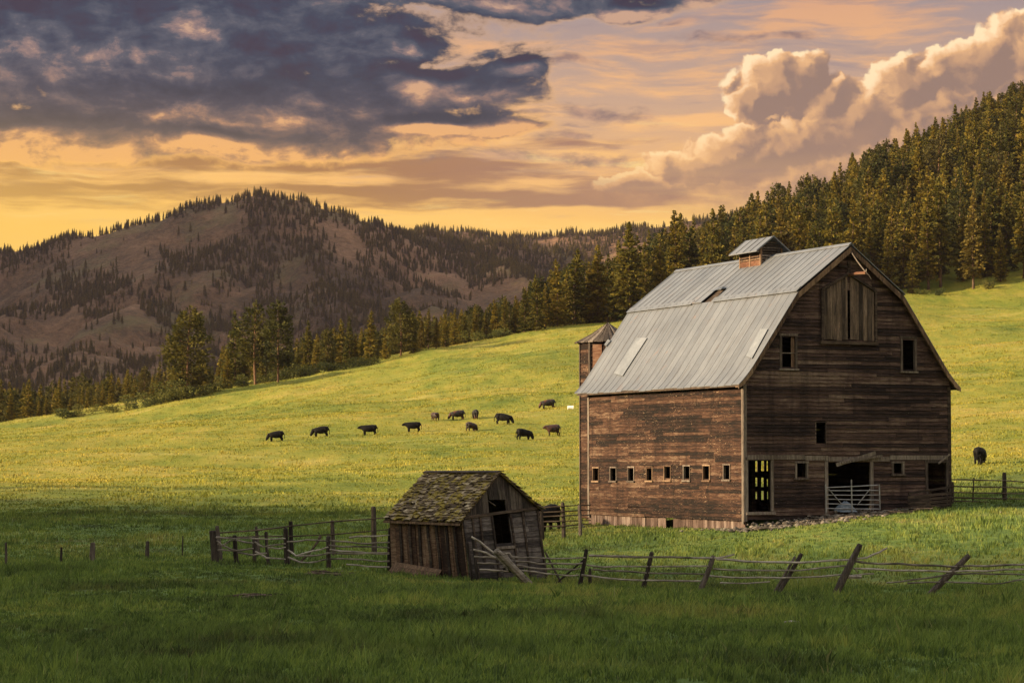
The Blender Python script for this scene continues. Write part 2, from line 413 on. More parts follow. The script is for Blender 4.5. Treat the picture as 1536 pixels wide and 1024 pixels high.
# ---------------------------------------------------------------- mountains: ridges with flanks falling away from them
def RP(L): return [np.array([(px-768)/F*Y,Y,(HZ-py)/F*Y]) for px,py,Y in L]
def WP(L): return [np.array(q,float) for q in L]
RIDGES=[
 (WP([(-1350,1500,380),(-1230,1900,540),(-1180,2400,580),(-1250,2900,560),(-1400,3300,450)]),.85,0),  # unseen ridge added left of frame to keep the sun off the mountains
 (RP([(-500,440,2750),(-200,410,2650),(0,384,2600),(110,362,2580),(215,338,2540),(300,312,2520),(385,300,2500),(440,305,2500),(505,326,2500),(560,342,2530),(640,358,2620),(740,372,2700),(850,378,2750)]),.52,0),
 (RP([(430,306,2500),(450,345,2380),(485,395,2230),(530,440,2080),(575,490,1930),(600,540,1750)]),.50,20),
 (RP([(300,312,2520),(250,380,2300),(190,440,2100),(120,500,1900),(40,560,1700)]),.46,20),
 (RP([(385,300,2500),(340,390,2300),(300,450,2150),(250,520,1900)]),.50,15),
 (RP([(640,352,2620),(700,372,2550),(760,392,2450),(815,420,2330),(860,450,2200)]),.48,10),
 (RP([(505,326,2500),(590,380,2350),(650,430,2200),(700,480,2050)]),.55,25),
 (RP([(110,362,2580),(60,420,2350),(-20,480,2100),(-120,530,1900)]),.45,15),
 (RP([(560,352,3100),(640,347,3150),(700,352,3150),(770,360,3200),(860,356,3200),(950,346,3200),(1040,336,3200),(1130,322,3200),(1400,300,3250),(1800,280,3300)]),.5,0),
 (RP([(860,410,2500),(900,395,2650),(960,380,2850),(1000,360,3100)]),.5,10),
 (RP([(-900,470,3400),(-300,400,3600),(60,375,3700),(300,390,3700)]),.4,0),
]
def mount(X,Y):
    X=np.asarray(X,float);Y=np.asarray(Y,float)
    wx=X+110*fbm(X/420,Y/420,4,31);wy=Y+110*fbm(X/420,Y/420,4,77)
    h=np.full(X.shape,-1e3)
    for pts,k,sag in RIDGES:
        for a,b in zip(pts[:-1],pts[1:]):
            # the crest lines themselves are not warped much, only the flanks
            ab=b[:2]-a[:2];L2=(ab**2).sum()
            tt=np.clip(((X-a[0])*ab[0]+(Y-a[1])*ab[1])/L2,0,1)
            d=np.hypot(X-(a[0]+tt*ab[0]),Y-(a[1]+tt*ab[1]))
            dw=np.hypot(wx-(a[0]+tt*ab[0]),wy-(a[1]+tt*ab[1]))
            s=sstep(20,200,d);dd=d*(1-s)+dw*s
            hh=a[2]+tt*(b[2]-a[2])-sag-k*dd*(1+.15*np.exp(-dd/200))+k*12*(1-np.exp(-dd/25))
            m_=np.maximum(h,hh);h=m_+6*np.exp(-np.abs(h-hh)/9.)
    gul=np.abs(fbm(X/170,Y/170,5,51,.55));h=h-34*(.12-gul.clip(0,.12))/.12*sstep(15,120,h.max()*0+np.clip(300-h,0,300))*.55
    h=h+9*fbm(X/55,Y/55,5,91,.6)+2.2*fbm(X/9,Y/9,3,15)
    return h
def mground(X,Y): return mount(X,Y)
mx=np.arange(-2100,1700,11.);my=np.concatenate([np.arange(1350,2900,9.),np.arange(2900,3900,25.)])
MX,MY=np.meshgrid(mx,my);MZ=mount(MX,MY)
MZ=np.maximum(MZ,-40)
edge=sstep(-2100,-1950,MX)*(1-sstep(1550,1690,MX))*sstep(1350,1450,MY)*(1-sstep(3750,3880,MY))
MZ=MZ*edge-60*(1-edge)
n1,n2=len(mx),len(my);i=np.arange(n1-1)[None,:]+np.arange(n2-1)[:,None]*n1
Fq=np.stack([i,i+1,i+1+n1,i+n1],-1).reshape(-1,4)
keep=(MZ.ravel()[Fq]>-45).any(1);Fq=Fq[keep]
us,inv=np.unique(Fq,return_inverse=True)
m,t=newmat('mountain_grassland');p=world_pos(t)
a=t.noise(p,.004,7,.62,.4);b=t.noise(p,.03,6,.65);d=t.noise(p,.16,5,.7)
col=t.ramp(t.lin(a*.6+b*.35+d*.35,.42,.88),[(0.,(.030,.024,.014)),(.35,(.080,.050,.028)),(.55,(.150,.086,.047)),(.8,(.26,.145,.082)),(1.,(.18,.145,.06))])
col=t.mix(t.ss(t.noise(p,.011,5,.6,.3),.52,.66)*.4,col,(.14,.13,.05))
col=t.mix(t.ss(t.noise(p,.09,5,.75),.58,.68)*.6,col,(.045,.042,.024))
ROCKY=finish(m,t,col,.95,b*2.+d*.8,.8,6.,spec=.1)
link('mountains',np_mesh('mountains',np.stack([MX.ravel(),MY.ravel(),MZ.ravel()],1)[us],inv.reshape(-1,4),ROCKY,smooth=True),kind='structure')
# ---------------------------------------------------------------- air
HZD=.000065
m,t=newmat('evening_haze')
v=t.node('ShaderNodeVolumePrincipled',{'Color':(.30,.25,.33,1),'Density':HZD,'Anisotropy':.5})
o_=t.node('ShaderNodeOutputMaterial');t.l.new(v.outputs[0],o_.inputs['Volume'])
HAZE=m
def make_haze():
    h=MB();h.box((-3700,-260,-75),(7400,0,0),(0,4300,0),(0,0,700));o=h.build('haze',HAZE,kind='stuff')
# ---------------------------------------------------------------- foliage materials
def leafmat(name,lo,hi,tr=.32,dead=.0):
    m,t=newmat(name);at_=t.node('ShaderNodeAttribute',attribute_name='tone');tn=S(t,at_.outputs['Fac'])
    oi=t.node('ShaderNodeObjectInfo');rnd=S(t,oi.outputs['Random'])
    col=t.mix(tn,lo,hi)
    col=t.mix(t.ss(rnd,.5,0.)*.75,col,t.mix(1.,col,(.45,.55,.62),'MULTIPLY'));col=t.mix(rnd*.5,col,t.mix(1.,col,(1.5,1.22,.7),'MULTIPLY'))
    col=t.mix(t.ss(rnd,.9,1.)*.4,col,(.11,.085,.035))
    return finish(m,t,col,.75,spec=.15,trans=tr)
NEEDLE=leafmat('needle_green',(.028,.042,.012),(.25,.195,.032))
PINEN=leafmat('pine_needle',(.022,.032,.011),(.120,.108,.026))
SHRUBM=leafmat('shrub_leaf',(.045,.06,.018),(.13,.13,.035),.3)
def barkmat(name,a,b):
    m,t=newmat(name);p=t.node('ShaderNodeTexCoord').outputs['Object']
    n=t.noise(scaled(t,p,6,6,1.2),1.,5,.65)
    return finish(m,t,t.ramp(n,[(.35,a),(.65,b)]),.95,n,.6,.05,spec=.1)
BARK=barkmat('conifer_bark',(.05,.035,.025),(.16,.10,.065))
PBARK=barkmat('ponderosa_bark',(.07,.04,.027),(.22,.125,.075))
def sprays(C,D,size,asp,rg,up=.35,per=1):
    """quads centred C, long axis D, random roll. arrays"""
    n=len(C);D=D/np.linalg.norm(D,axis=1,keepdims=True)
    r=rg.normal(size=(n,3))*.6;r[:,2]+=up*2;s=np.cross(D,r);s/=np.linalg.norm(s,axis=1,keepdims=True)+1e-9
    L=D*size[:,None];Wd=s*(size*asp)[:,None]
    V=np.stack([C-L*.45-Wd*.25,C-L*.05+Wd*-.62,C+L*.55,C+L*.05+Wd*.62],1).reshape(-1,3)
    Fq=np.arange(n*4).reshape(-1,4);return V,Fq
def conifer(H,rw,base,seed,kind='fir'):
    rg=np.random.default_rng(seed)
    # trunk
    mb=MB();random.seed(seed);bend=rg.normal(size=2)*.012*H
    def axisp(z): f=z/H; return np.array([bend[0]*math.sin(f*2.6),bend[1]*math.sin(f*3.1+.6),z])
    r0=H*.012+.05
    mb.tube([axisp(z) for z in np.linspace(-.8,H*.985,12)],[r0*(1.25 if k==0 else (1-k/12)**.85+.02) for k in range(12)],7,tone=.5)
    C=[];D=[];Sz=[];T=[]
    z=base*H
    while z<H*.995:
        f=(z-base*H)/(H*(1-base))
        if kind=='fir': L=rw*H*((1-f)**.82)*(.55+.45*min(1,f*5+.35))
        else: L=rw*H*(math.sin(min(1,(f*.86+.16))*math.pi)**.6)*(1-.25*f)
        nb=rg.integers(4,7) if kind=='fir' else rg.integers(4,7)
        for b in range(nb):
            if kind!='fir' and rg.random()<.12: continue
            a=rg.random()*2*math.pi;Lb=L*rg.uniform(.62,1.18)*(1+.2*math.sin(a*2+seed+z*.3))+.15
            rise=(rg.uniform(-.34,-.02) if kind=='fir' else rg.uniform(-.15,.35))*(1-f)+f*.55
            d=np.array([math.cos(a),math.sin(a),rise]);o=axisp(z+rg.uniform(-.15,.15))
            if kind=='fir':
                ns=max(4,int(Lb/.13))
                s=rg.uniform(.12,1,ns)**.8
            else:
                ns=max(4,int(Lb/.105)); s=1-rg.exponential(.28,ns).clip(0,.85)
                if rg.random()<.4 and Lb>1: mb.tube([o,o+d*Lb*.8],[.05,.02],4,tone=.3,cap=False)
            pts=o+d*(s*Lb)[:,None]
            sag=-(s**2)*Lb*.10 if kind=='fir' else 0
            pts[:,2]+=sag
            side=np.array([-math.sin(a),math.cos(a),0])
            wid=(.34*Lb*(1-s*.75) if kind=='fir' else .32*Lb*np.ones(ns))
            lat=rg.uniform(-1,1,ns)*wid
            pts=pts+side*lat[:,None]+np.array([0,0,1])*rg.normal(size=ns)[:,None]*(.10 if kind=='fir' else .26+.05*Lb)
            dd=d+side*(lat/(wid+.01)*.9)[:,None]+rg.normal(size=(ns,3))*.35
            C.append(pts);D.append(dd);Sz.append(rg.uniform(.32,.72,ns)*(.65+.35*min(1,L/1.5)));T.append((rg.uniform(0,.75)+rg.uniform(0,.25,ns))*.999)
        z+=rg.uniform(.26,.46) if kind=='fir' else rg.uniform(.35,.75)*(1.25 if rg.random()<.25 else 1)
    C=np.concatenate(C);D=np.concatenate(D);Sz=np.concatenate(Sz);T=np.concatenate(T)
    V,Fq=sprays(C,D,Sz*1.35,.55 if kind=='fir' else .6,rg)
    crown=np_mesh('crown',V,Fq,NEEDLE if kind=='fir' else PINEN,np.repeat(T,4))
    me=bpy.data.meshes.new('trunk');me.from_pydata(mb.v,[],mb.f);me.polygons.foreach_set('use_smooth',[True]*len(me.polygons));me.materials.append(BARK if kind=='fir' else PBARK);me.update()
    return dict(H=H,crown=crown,trunk=me)
SPEC=[conifer(20,.185,.06,11),conifer(22,.15,.08,12),conifer(18,.215,.05,13),conifer(24,.135,.14,14),conifer(20,.165,.24,15),conifer(16,.175,.03,16),
      conifer(21,.245,.14,21,'pine'),conifer(22,.19,.24,22,'pine'),conifer(20,.215,.18,23,'pine')]
def tree(name,sp,x,y,h,label,group=None,z=None,cat='tree'):
    s=SPEC[sp];k=h/s['H'];r=random.uniform(0,6.28)
    e=empty(name,(x,y,gz(x,y) if z is None else z),r,label=label,cat=cat,group=group)
    w=k*random.uniform(.92,1.15);e.scale=(w,w,k)
    for n in ('trunk','crown'):
        o=bpy.data.objects.new(n,s[n]);COL.objects.link(o);o.parent=e
    return e
# trees one can pick out along the upper edge of the meadow: photo column, foot row, top row, shape, words
NAMED=[
 (283,594,462,6,'broad full pine standing alone at the left end of the meadow edge'),
 (352,578,466,0,'slim pointed conifer at the left of the close trio by the meadow edge'),
 (384,576,452,7,'tall bare-trunked pine in the middle of the trio by the meadow edge'),
 (417,573,452,8,'dark round-topped pine at the right of the trio by the meadow edge'),
 (600,534,448,6,'wide dark pine with a forked top standing in front of the mid-edge tree row'),
]
placed=[]
def rowdepth(px,py):
    h=hit(px,py,400,760)
    return h
for px,fy,ty,sp,lb in NAMED:
    q=rowdepth(px,fy)
    if q is None: q=at(px,fy,560)
    H=(fy-ty)/F*q[1]
    tree('pine_tree' if sp>5 else 'conifer_tree',sp,q[0],q[1],H*1.03,lb,z=q[2]-.3);placed.append((q[0],q[1],5))
EDGE=[(462,560,480,1),(476,560,500,5),(492,557,492,8),(512,553,478,0),(524,552,474,1),(545,548,505,5),(556,546,466,0),(578,541,500,2),(632,528,474,1),(643,527,462,3),(655,526,476,1),(668,522,480,5),(682,520,462,0),(697,518,468,2),
 (712,515,458,3),(728,512,468,1),(742,510,448,0),(757,508,444,3),(772,505,450,1),(786,502,430,0),(803,499,412,2),(818,497,425,1),(835,493,388,0),(850,491,402,3),(866,489,374,2),(884,487,392,1),(897,485,366,0),(912,484,380,3),
 (928,482,360,1),(946,480,334,2),(968,478,362,0),(990,475,350,1),(1012,473,314,3),(1035,472,340,0),(447,563,520,5),(436,566,515,2),(398,574,512,5),(368,578,520,1),(341,584,528,5),(533,551,520,5),(620,531,500,5),(272,594,520,5)]
for px,fy,ty,sp in EDGE:
    q=rowdepth(px,fy)
    if q is None: q=at(px,fy,565)
    q=q*1.0; yy=q[1]+random.uniform(4,14); x=ray(px,fy)[0]*yy; z=gz(x,yy)
    H=((HZ-ty)/F*yy-z)
    if H<7: H=7
    tree('conifer_tree',sp,x,yy,H,'golden-green conifer in the row along the upper meadow edge left of the barn','conifers along the meadow edge');placed.append((x,yy,3.2))
# the wood on the hillside and in the valley: scattered stems, the nearest as single trees, the rest as one mass
rg=np.random.default_rng(5)
cand=[]
pl=np.array(placed)
cell={}
def free(x,y,r):
    for i in range(int(x//8)-1,int(x//8)+2):
        for j in range(int(y//8)-1,int(y//8)+2):
            for (a,b) in cell.get((i,j),()):
                if (a-x)**2+(b-y)**2<r*r: return False
    return True
def put(x,y): cell.setdefault((int(x//8),int(y//8)),[]).append((x,y))
for a,b,_ in placed: put(a,b)
edge_px=np.array([-400,0,150,290,430,560,700,860,1000,1150,1370,1536,1900]); 
edge_y=[]
EP=[(-400,655),(0,645),(150,618),(290,596),(430,567),(560,546),(700,519),(860,487),(1000,472),(1150,462),(1370,444),(1536,435),(1900,408)]
for px,py in EP:
    q=hit(px,py,430,700); edge_y.append(q[1] if q is not None else 565)
print('edge depth',np.round(edge_y))
ed=lambda px: np.interp(px,edge_px,edge_y)
for k in range(60000):
    Y=rg.uniform(545,960);px=rg.uniform(-60,1620);X=(px-768)/F*Y
    e=ed(px)
    if Y<e+4+6*abs(float(fbm(X/14,Y/14,3,3)))*2: continue
    if px<700 and Y<e+ (70 if px<300 else 26 if px<560 else 18): 
        continue
    if px<700 and Y>880: continue
    r=5.6 if Y<700 else 6.9
    if not free(X,Y,r): continue
    put(X,Y);cand.append((X,Y,px))
cand=np.array(cand)
gzs=ground(cand[:,0],cand[:,1])
hh=rg.uniform(15,26,len(cand))+3*(vnoise(cand[:,0]/30,cand[:,1]/30,8)-.5)*2
Tl=np.interp(cand[:,2],[-60,0,100,240,300,340,440,560,620,700,760,800,860,900,1000,1100,1200,1300,1400,1536,1620],[585,577,572,550,534,524,504,494,474,466,447,422,392,380,334,303,268,228,175,120,95])
Tl=Tl+rg.uniform(-10,34,len(cand))
capH=(HZ-Tl)/F*cand[:,1]-gzs
hh=np.where((cand[:,2]<320),hh*.92,hh); hh=np.where(rg.random(len(cand))<.12,hh*.62,hh)
hh=np.minimum(hh,capH);okc=hh>5.5;cand=cand[okc];gzs=gzs[okc];hh=hh[okc]
# which stand in front of the others (seen largest)
order=np.argsort(cand[:,1]-.0*cand[:,0]-0*hh+np.where(cand[:,2]<700,0,0))
top_v=(gzs+hh)/cand[:,1]; horizon=np.full(2200,-1.0); vis=np.zeros(len(cand))
for i in np.argsort(cand[:,1]):
    p0=int(cand[i,2]-18)+300;seg=horizon[p0:p0+36];vis[i]=max(0,top_v[i]-np.median(seg))*F
    wseg=slice(p0+10,p0+26);horizon[wseg]=np.maximum(horizon[wseg],top_v[i]-.3*hh[i]/cand[i,1])
rank=np.argsort(-vis*(1+0*hh));NI=238
singles=rank[:NI];rest=rank[NI:]
print('forest stems',len(cand))
sp_pick=rg.choice([0,1,2,3,4,0,1,7,3],len(cand))
for i in singles:
    x,y,px=cand[i];s=int(sp_pick[i])
    if px<560: lb,gr='dark conifer rising from the valley behind the left end of the meadow','conifers in the valley behind the meadow'
    elif px<1020: lb,gr='conifer in the wood behind the meadow, left of the barn roof','conifers in the wood left of the barn roof'
    else: lb,gr='tall conifer in the dense wood covering the hillside behind and right of the barn','conifers on the wooded hillside'
    tree('conifer_tree',s,x,y,hh[i],lb,gr,z=float(gzs[i])-.3)
def instancer(name,P3,scale,rot,kinds,species,**kw):
    """one object: a cloud of points on which geometry nodes set whole trees"""
    me=bpy.data.meshes.new(name);me.from_pydata([tuple(p) for p in P3],[],[])
    for n_,arr,ty in (('sc',scale,'FLOAT'),('rot',rot,'FLOAT')):
        a=me.attributes.new(n_,ty,'POINT');a.data.foreach_set('value',np.asarray(arr,np.float32))
    a=me.attributes.new('kind','INT','POINT');a.data.foreach_set('value',np.asarray(kinds,np.int32))
    o=link(name,me,**kw)
    g=bpy.data.node_groups.new(name,'GeometryNodeTree');g.interface.new_socket('Geometry',in_out='INPUT',socket_type='NodeSocketGeometry');g.interface.new_socket('Geometry',in_out='OUTPUT',socket_type='NodeSocketGeometry')
    N=g.nodes;L=g.links;gi=N.new('NodeGroupInput');go=N.new('NodeGroupOutput')
    g2i=N.new('GeometryNodeGeometryToInstance')
    for tr,cr in reversed(species):
        jn=N.new('GeometryNodeJoinGeometry')
        for ob in (tr,cr):
            inf=N.new('GeometryNodeObjectInfo');inf.inputs[0].default_value=ob;inf.transform_space='ORIGINAL';L.new(inf.outputs['Geometry'],jn.inputs[0])
        L.new(jn.outputs[0],g2i.inputs[0]) if False else None
        gg=N.new('GeometryNodeGeometryToInstance');L.new(jn.outputs[0],gg.inputs[0])
        if 'JI' not in locals(): JI=N.new('GeometryNodeJoinGeometry')
        L.new(gg.outputs[0],JI.inputs[0])
    N.remove(g2i)
    ip=N.new('GeometryNodeInstanceOnPoints');ip.inputs['Pick Instance'].default_value=True
    L.new(gi.outputs[0],ip.inputs['Points']);L.new(JI.outputs[0],ip.inputs['Instance'])
    def attr(n_,ty):
        q=N.new('GeometryNodeInputNamedAttribute');q.data_type=ty;q.inputs[0].default_value=n_;return q.outputs[0]
    L.new(attr('kind','INT'),ip.inputs['Instance Index'])
    cx=N.new('ShaderNodeCombineXYZ');L.new(attr('rot','FLOAT'),cx.inputs[2]);L.new(cx.outputs[0],ip.inputs['Rotation'])
    L.new(attr('sc','FLOAT'),ip.inputs['Scale']);L.new(ip.outputs[0],go.inputs[0])
    md=o.modifiers.new('scatter','NODES');md.node_group=g
    return o
# find one placed example of every species to copy from
SPO=[]
for s in SPEC:
    tr=cr=None
    for o in COL.objects:
        if o.type=='MESH' and o.data==s['trunk'] and tr is None: tr=o
        if o.type=='MESH' and o.data==s['crown'] and cr is None: cr=o
    if tr and cr: SPO.append((tr,cr,s['H']))
spi=rg.integers(0,len(SPO),len(rest))
Hs=np.array([s[2] for s in SPO])
P3=np.c_[cand[rest,0],cand[rest,1],gzs[rest]-.3]
instancer('forest',P3,hh[rest]/Hs[spi],rg.uniform(0,6.28,len(rest)),spi,[(a,b) for a,b,_ in SPO],kind='stuff')
# trees added on the unseen bank to soften and dapple its shadow
bx=[];
for k in range(900):
    x=rg.uniform(-100,-66);y=rg.uniform(-120,176)
    if free(x,y,4.5 if y<70 else 6.5): put(x,y);bx.append((x,y))
bx=np.array(bx);bz=ground(bx[:,0],bx[:,1]);bs=rg.uniform(3,6.5,len(bx))*np.where(bx[:,1]>60,.55,1.)*np.where(bx[:,1]>104,rg.uniform(1.5,4.6,len(bx)),1)
spi=rg.integers(0,6 if len(SPO)>6 else len(SPO),len(bx))
instancer('shade_thicket',np.c_[bx,bz-.2],bs/Hs[spi],rg.uniform(0,6.28,len(bx)),spi,[(a,b) for a,b,_ in SPO],kind='stuff')
# woods on the mountains
N0=330000
X=rg.uniform(-1350,1450,N0);Y=rg.uniform(1450,3450,N0)
px=768+F*X/Y
ok=(px>-80)&(px<1300)&(rg.random(N0)<.9)
X,Y,px=X[ok],Y[ok],px[ok]
Z=mount(X,Y)
e=12.;gxs=(mount(X+e,Y)-mount(X-e,Y))/(2*e);gys=(mount(X,Y+e)-mount(X,Y-e))/(2*e)
n1=fbm(X/210,Y/210,4,61);n2=fbm(X/60,Y/60,4,71)
east=gxs   # negative slope in x = face turned right, away from the sun: denser wood there
pr=.98+n1*7.5+n2*3.2-east*1.0
pr=pr-.55*sstep(60,170,Z)*(1-sstep(215,262,Z))*(1-sstep(560,760,px))   # bare middle slopes
pr=pr+.95*(1-sstep(50,190,Z))+.30*sstep(560,760,px)+.35*sstep(2900,3100,Y)
curv=Z-(mount(X,Y+45)+mount(X,Y-45)+mount(X+45,Y)+mount(X-45,Y))/4
pr=pr+.55*sstep(4,14,curv)*(Z>200)-.25*sstep(-4,-14,curv)*0
dens_=sstep(.30,.95,pr)
dens_=np.where((px>150)&(px<700)&(curv>7)&(Y>2400),.8,dens_)
ok=rg.random(len(X))<(.004+dens_*1.0)*(Y/3000)**1.0*np.where(Y>2900,.8,1.)
ok&=Z>-30
X,Y,Z=X[ok],Y[ok],Z[ok]
print('mountain stems',len(X))
s_=rg.uniform(6,11.,len(X))*np.where(rg.random(len(X))<.3,.65,1)
# the wooded crests
cr=[]
for pts,k,sag in RIDGES[1:]:
    if len(pts)<4 : continue
    for a,b in zip(pts[:-1],pts[1:]):
        L_=np.hypot(*(b-a)[:2])
        for q in range(int(L_/(3.2 if sag==0 else 9))):
            u=rg.random();w_=rg.normal(size=2)*(7 if rg.random()<.5 else 22);cr.append((a[0]+(b[0]-a[0])*u+w_[0],a[1]+(b[1]-a[1])*u+w_[1]))
cr=np.array(cr);keep_=(vnoise(cr[:,0]/60,cr[:,1]/60,3)>.30);cr=cr[keep_]
X=np.r_[X,cr[:,0]];Y=np.r_[Y,cr[:,1]];Z=np.r_[Z,mount(cr[:,0],cr[:,1])];s_=np.r_[s_,rg.uniform(5,12,len(cr))]
spi=rg.integers(0,min(6,len(SPO)),len(X))
instancer('mountain_forest',np.c_[X,Y,Z-.5],s_/Hs[spi],rg.uniform(0,6.28,len(X)),spi,[(a,b) for a,b,_ in SPO],kind='stuff')
# bushes along the foot of the woods
def bush(seed,r):
    rg2=np.random.default_rng(seed);n=900
    cc=rg2.normal(size=(7,3))*[.55,.55,.28]+[0,0,.6]
    k=rg2.integers(0,7,n);d=rg2.normal(size=(n,3));d/=np.linalg.norm(d,axis=1,keepdims=True)
    C=(cc[k]+d*rg2.uniform(.25,.52,n)[:,None])*r;C[:,2]=np.abs(C[:,2])
    V,Fq=sprays(C,d+rg2.normal(size=(n,3))*.6,rg2.uniform(.10,.22,n)*r*.8,.7,rg2)
    return np_mesh('bush',V,Fq,SHRUBM,np.repeat(rg2.uniform(0,1,n),4))
BU=[bush(s,1.) for s in (1,2,3,4)]
spots=[]
for k in range(70):
    px=random.uniform(60,1536) if k>24 else random.uniform(200,620)
    if 880<px<1380 : continue
    e=ed(px);Y=e+random.uniform(-3,5);X=(px-768)/F*Y;spots.append((X,Y,random.uniform(1.0,2.6)))
for X,Y,r in spots:
    o=link('shrub',random.choice(BU),label='low leafy shrub at the foot of the trees on the upper meadow edge',cat='shrub',group='shrubs along the meadow edge')
    o.location=(X,Y,gz(X,Y)-.1);o.scale=(r*random.uniform(1,1.5),r*1.1,r*random.uniform(.7,1.2));o.rotation_euler=(0,0,random.uniform(0,6))
# ---------------------------------------------------------------- weathered timber
def woodmat(name,cols,horiz=True,fleck=.0,fc=(.42,.29,.18),bs=.6,sc_=1.):
    m,t=newmat(name);at_=t.node('ShaderNodeAttribute',attribute_name='tone');tn=S(t,at_.outputs['Fac'])
    p=t.node('ShaderNodeTexCoord').outputs['Object']
    k=(1.1,1.1,9.) if horiz else (9.,9.,.9)
    sp=t.node('ShaderNodeSeparateXYZ',{0:p})
    off=t.xyz(tn*37.,tn*11.,tn*23.)
    pv=t.node('ShaderNodeVectorMath',{0:scaled(t,p,*[q*sc_ for q in k]),1:off.s},operation='ADD').outputs[0]
    g=t.noise(pv,1.3,6,.68); g2=t.noise(pv,5.,5,.7)
    big=t.noise(p,.33,4,.6)
    a,b,c_,d=cols
    col=t.ramp(t.lin(tn*.28+g*.72+big*.40,.54,.90),[(0.,a),(.33,b),(.66,c_),(1.,d)])
    col=t.mix(t.ss(g2,.50,.34)*.65,col,tuple(q*.35 for q in a))
    stn=t.noise(scaled(t,p,2.2,2.2,.22),1.2,6,.65);col=t.mix(t.ss(stn,.50,.68)*.5,col,tuple(q*.6 for q in a))
    if fleck>0:
        f=t.ss(t.noise(scaled(t,p,3.2,3.2,10.) if horiz else scaled(t,p,10.,10.,2.4),1.7,6,.75,.8),.665-fleck*.1,.73-fleck*.1)
        f2=t.ss(t.noise(p,.55,4,.6),.38,.62)
        col=t.mix(f*f2,col,fc)
    return finish(m,t,col,.88,g+g2*.6,bs,.02,spec=.2)
SIDEW=woodmat('barn_siding_side',[(.007,.0045,.0035),(.026,.013,.009),(.062,.030,.018),(.13,.083,.054)],True,.75,(.34,.23,.14))
GABLEW=woodmat('barn_siding_gable',[(.013,.008,.007),(.042,.025,.020),(.080,.048,.037),(.155,.11,.08)],True,.35,(.36,.27,.20))
TRIMW=woodmat('grey_trim',[(.04,.03,.023),(.09,.068,.054),(.15,.12,.098),(.24,.20,.165)],False,.2)
DARKW=woodmat('old_timber',[(.02,.014,.011),(.055,.038,.028),(.10,.07,.05),(.17,.13,.10)],True,.2)
DOORW=woodmat('loft_boards',[(.024,.017,.013),(.065,.047,.036),(.125,.088,.062),(.21,.15,.11)],False,.5,(.40,.20,.10))
PLINTH=woodmat('plinth_boards',[(.05,.031,.024),(.10,.065,.052),(.16,.112,.094),(.24,.185,.155)],False,.4)
RAKEW=woodmat('rake_boards',[(.05,.03,.02),(.13,.08,.05),(.22,.14,.085),(.30,.21,.14)],False,.3)
RUSTW=woodmat('cupola_boards',[(.04,.018,.012),(.085,.038,.023),(.14,.065,.038),(.20,.12,.078)],True,.4)
RAILW=woodmat('split_rail',[(.06,.048,.038),(.19,.16,.13),(.33,.285,.24),(.48,.42,.36)],True,.2,bs=.9)
POSTW=woodmat('fence_post',[(.014,.010,.008),(.040,.030,.024),(.080,.062,.05),(.15,.12,.10)],False,.2,bs=.9)
m,t=newmat('galvanised_roof');p=t.node('ShaderNodeTexCoord').outputs['Object']
tn=S(t,t.node('ShaderNodeAttribute',attribute_name='tone').outputs['Fac'])
n1=t.noise(p,.5,6,.65);n2=t.noise(scaled(t,p,1,1,.6),3.,6,.7)
col=t.mix(t.lin(tn*.16+n1*.9,.3,.8),(.105,.112,.128),(.19,.198,.215))
col=t.mix(t.ss(n2,.56,.70)*.35,col,(.10,.095,.095))
sdot=S(t,t.node('ShaderNodeVectorMath',{0:p,1:(-.411,.911,0)},operation='DOT_PRODUCT').outputs['Value'])
pz=S(t,t.node('ShaderNodeSeparateXYZ',{0:p}).outputs[2])
run=t.noise(t.xyz(sdot*4.5,pz*.45,0.),1.,6,.65)
col=t.mix(t.ss(run,.50,.66)*.42,col,(.085,.072,.062))
col=t.mix(t.ss(run,.46,.34)*.35,col,(.20,.20,.205))
rs=t.ss(t.noise(p,1.1,7,.72,.6),.60,.72)
col=t.mix(rs*.5,col,(.22,.13,.09))
METAL=finish(m,t,col,.52,n2,.12,.02,metal=.35,spec=.4)
m,t=newmat('pale_patch_metal');n=t.noise(t.node('ShaderNodeTexCoord').outputs['Object'],1.2,6,.7)
PALE=finish(m,t,t.ramp(n,[(.35,(.14,.15,.165)),(.65,(.215,.225,.245))]),.5,n,.1,.02,metal=.2)
# ---------------------------------------------------------------- the barn
PHI=.424; C0=np.array([10.011,100.854,-2.392]); BW=10.66; BL=15.192; BH=5.62
g_=np.array([math.cos(PHI),math.sin(PHI),0]);s_ax=np.array([-math.sin(PHI),math.cos(PHI),0]);z_=np.array([0,0,1.])
def BP(a,b,z): return C0+g_*a+s_ax*b+z_*z
def px_gable(px,py,b=0.):
    d=ray(px,py);O=C0+s_ax*b; tt=np.dot(O,s_ax)/np.dot(d,s_ax);P_=d*tt-C0;return float(np.dot(P_,g_)),float(P_[2])
def px_side(px,py,a=0.):
    d=ray(px,py);O=C0+g_*a; tt=np.dot(O,g_)/np.dot(d,g_);P_=d*tt-C0;return float(np.dot(P_,s_ax)),float(P_[2])
def rectg(x0,y0,x1,y1,b=0.):
    a0,z1=px_gable(x0,(y0),b);a1,z0=px_gable(x1,y1,b);_,z1b=px_gable(x1,y0,b);_,z0b=px_gable(x0,y1,b)
    return (a0,a1,(z0+z0b)/2,(z1+z1b)/2)
def rects(x0,y0,x1,y1):
    b1,z1=px_side(x0,y0);b0,z0=px_side(x1,y1);_,z1b=px_side(x1,y0);_,z0b=px_side(x0,y1)
    return (b0,b1,(z0+z0b)/2,(z1+z1b)/2)
PROF=[(-.40,.06),(-.06,.40),(.30,.84),(2.60,4.15),(BW/2,6.26)]      # roof line, left half, above wall top
def gable_inset(z):
    if z<=BH: return 0.
    zz=z-BH+.06
    for (a0,z0),(a1,z1) in zip(PROF[:-1],PROF[1:]):
        if z0<=zz<=z1: return max(0.,a0+(a1-a0)*(zz-z0)/(z1-z0))
    return BW/2
